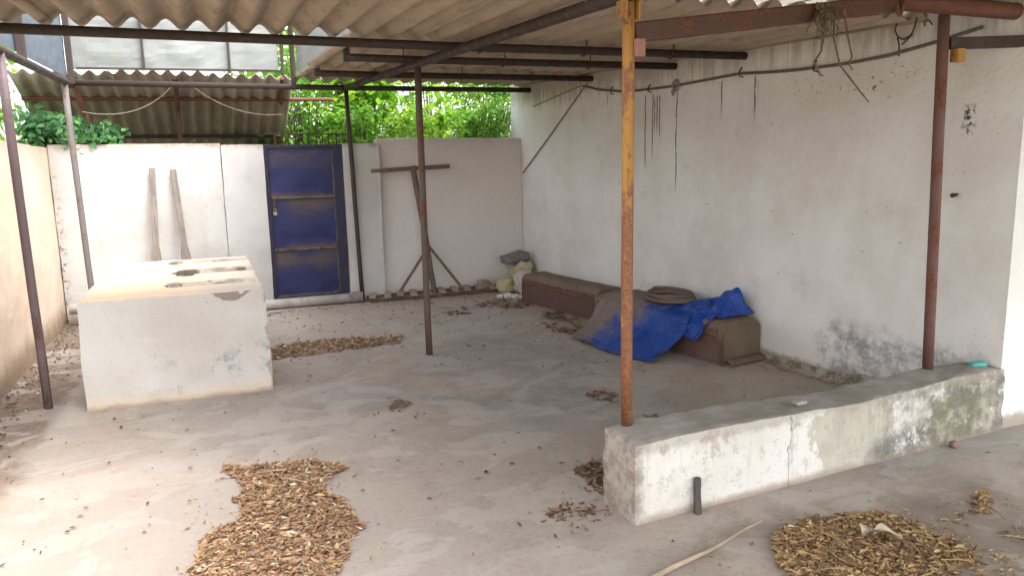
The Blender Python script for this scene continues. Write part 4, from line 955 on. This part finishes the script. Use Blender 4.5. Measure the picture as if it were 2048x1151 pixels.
tree('broadleaf_tree', 'broadleaf tree standing left of the lean-to roof', (-2.4, 9.9, 0), 3.2, .7, M_GREEN_A, 75, 50, .10, .06, 17, low=.4, group=G)
tree('broadleaf_tree', 'far pale tree standing behind the others', (5.3, 14.5, 0), 4.6, 1.4, M_GREEN_A, 80, 45, .13, .06, 18, low=.35, group=G)
tree('broadleaf_tree', 'far green tree between the two middle trees', (2.7, 14.8, 0), 4.4, 1.2, M_GREEN_B, 90, 45, .13, .06, 19, low=.3, group=G)
for x, y, sd_, m_, lb in ((1.9, 9.75, 41, M_GREEN_B, 'low leafy bush right behind the dark post'), (2.75, 9.8, 42, M_GREEN_A, 'low yellow-green bush behind the middle of the wooden stand'), (3.5, 9.75, 43, M_GREEN_B, 'low leafy bush against the house corner beyond the wall')):
    tree('leafy_bush', lb, (x, y, 0), 2.35, .42, m_, 42, 55, .075, .04, sd_, low=.68, cat='bush', group='bushes against the back wall', spread=.2)
# creeper over the corner of the left and back walls
r = random.Random(31); vs, fs = [], []; mb = MB()
for i in range(70):
    x = -1.62+r.random()**1.4*.82; zt = 1.90+r.random()*(.27-.16*max(0, (x+1.5)/.8)); y = 9.05+r.uniform(0, .3)
    c = Vector((x, y, zt))
    if i % 3 == 0: mb.tube([(x+r.uniform(-.1, .1), 9.25, 1.3), (x, y, 1.85), c], [.006, .005, .003], 5)
    for k in range(16):
        nn = Vector((r.gauss(0, .6), -abs(r.gauss(.6, .5)), r.gauss(.5, .4))).normalized()
        leafq(vs, fs, c+Vector((r.gauss(0, .06), r.gauss(0, .05), r.gauss(0, .05))), nn, r.uniform(.06, .115), r.uniform(.04, .07), r)
for i in range(26):                                   # a trail hanging over the wall
    t = i/26; c = Vector((-1.28+.08*t+r.gauss(0, .02), 9.0-.02*t, 1.92-.13*t))
    leafq(vs, fs, c, Vector((r.gauss(0, .3), -1, .3)).normalized(), .06, .018, r)
cp = thing('wall_creeper', 'dark glossy creeper growing over the back wall in the left corner', 'creeper', (-1.2, 9.25, 1.3))
mb.obj('stem', M_BARK, cp); cm = MB(); cm.v = vs; cm.f = fs; cm.obj('foliage', M_GREEN_C, cp)
# weeds and grass just behind the right half of the back wall
vs, fs = [], []; mb = MB()
for i in range(170):
    x = r.uniform(2.2, 3.2); y = 9.45+r.uniform(0, .7); hh = 1.85+r.random()*.32
    b = Vector((x, y, 1.45)); t = b+Vector((r.gauss(0, .3), r.gauss(-.06, .15), hh-1.45)); m2 = b.lerp(t, .6)+Vector((0, 0, .08)); w = Vector((r.uniform(.006, .014), 0, 0))
    o = len(vs); vs += [tuple(b-w), tuple(b+w), tuple(m2+w), tuple(m2-w), tuple(t)]; fs += [(o, o+1, o+2, o+3), (o+3, o+2, o+4)]
cm = MB(); cm.v = vs; cm.f = fs; tag(cm.obj('tall_grass', M_GRASS), 'tall grass and weeds showing over the back wall right of the gate', 'grass', None, 'stuff')
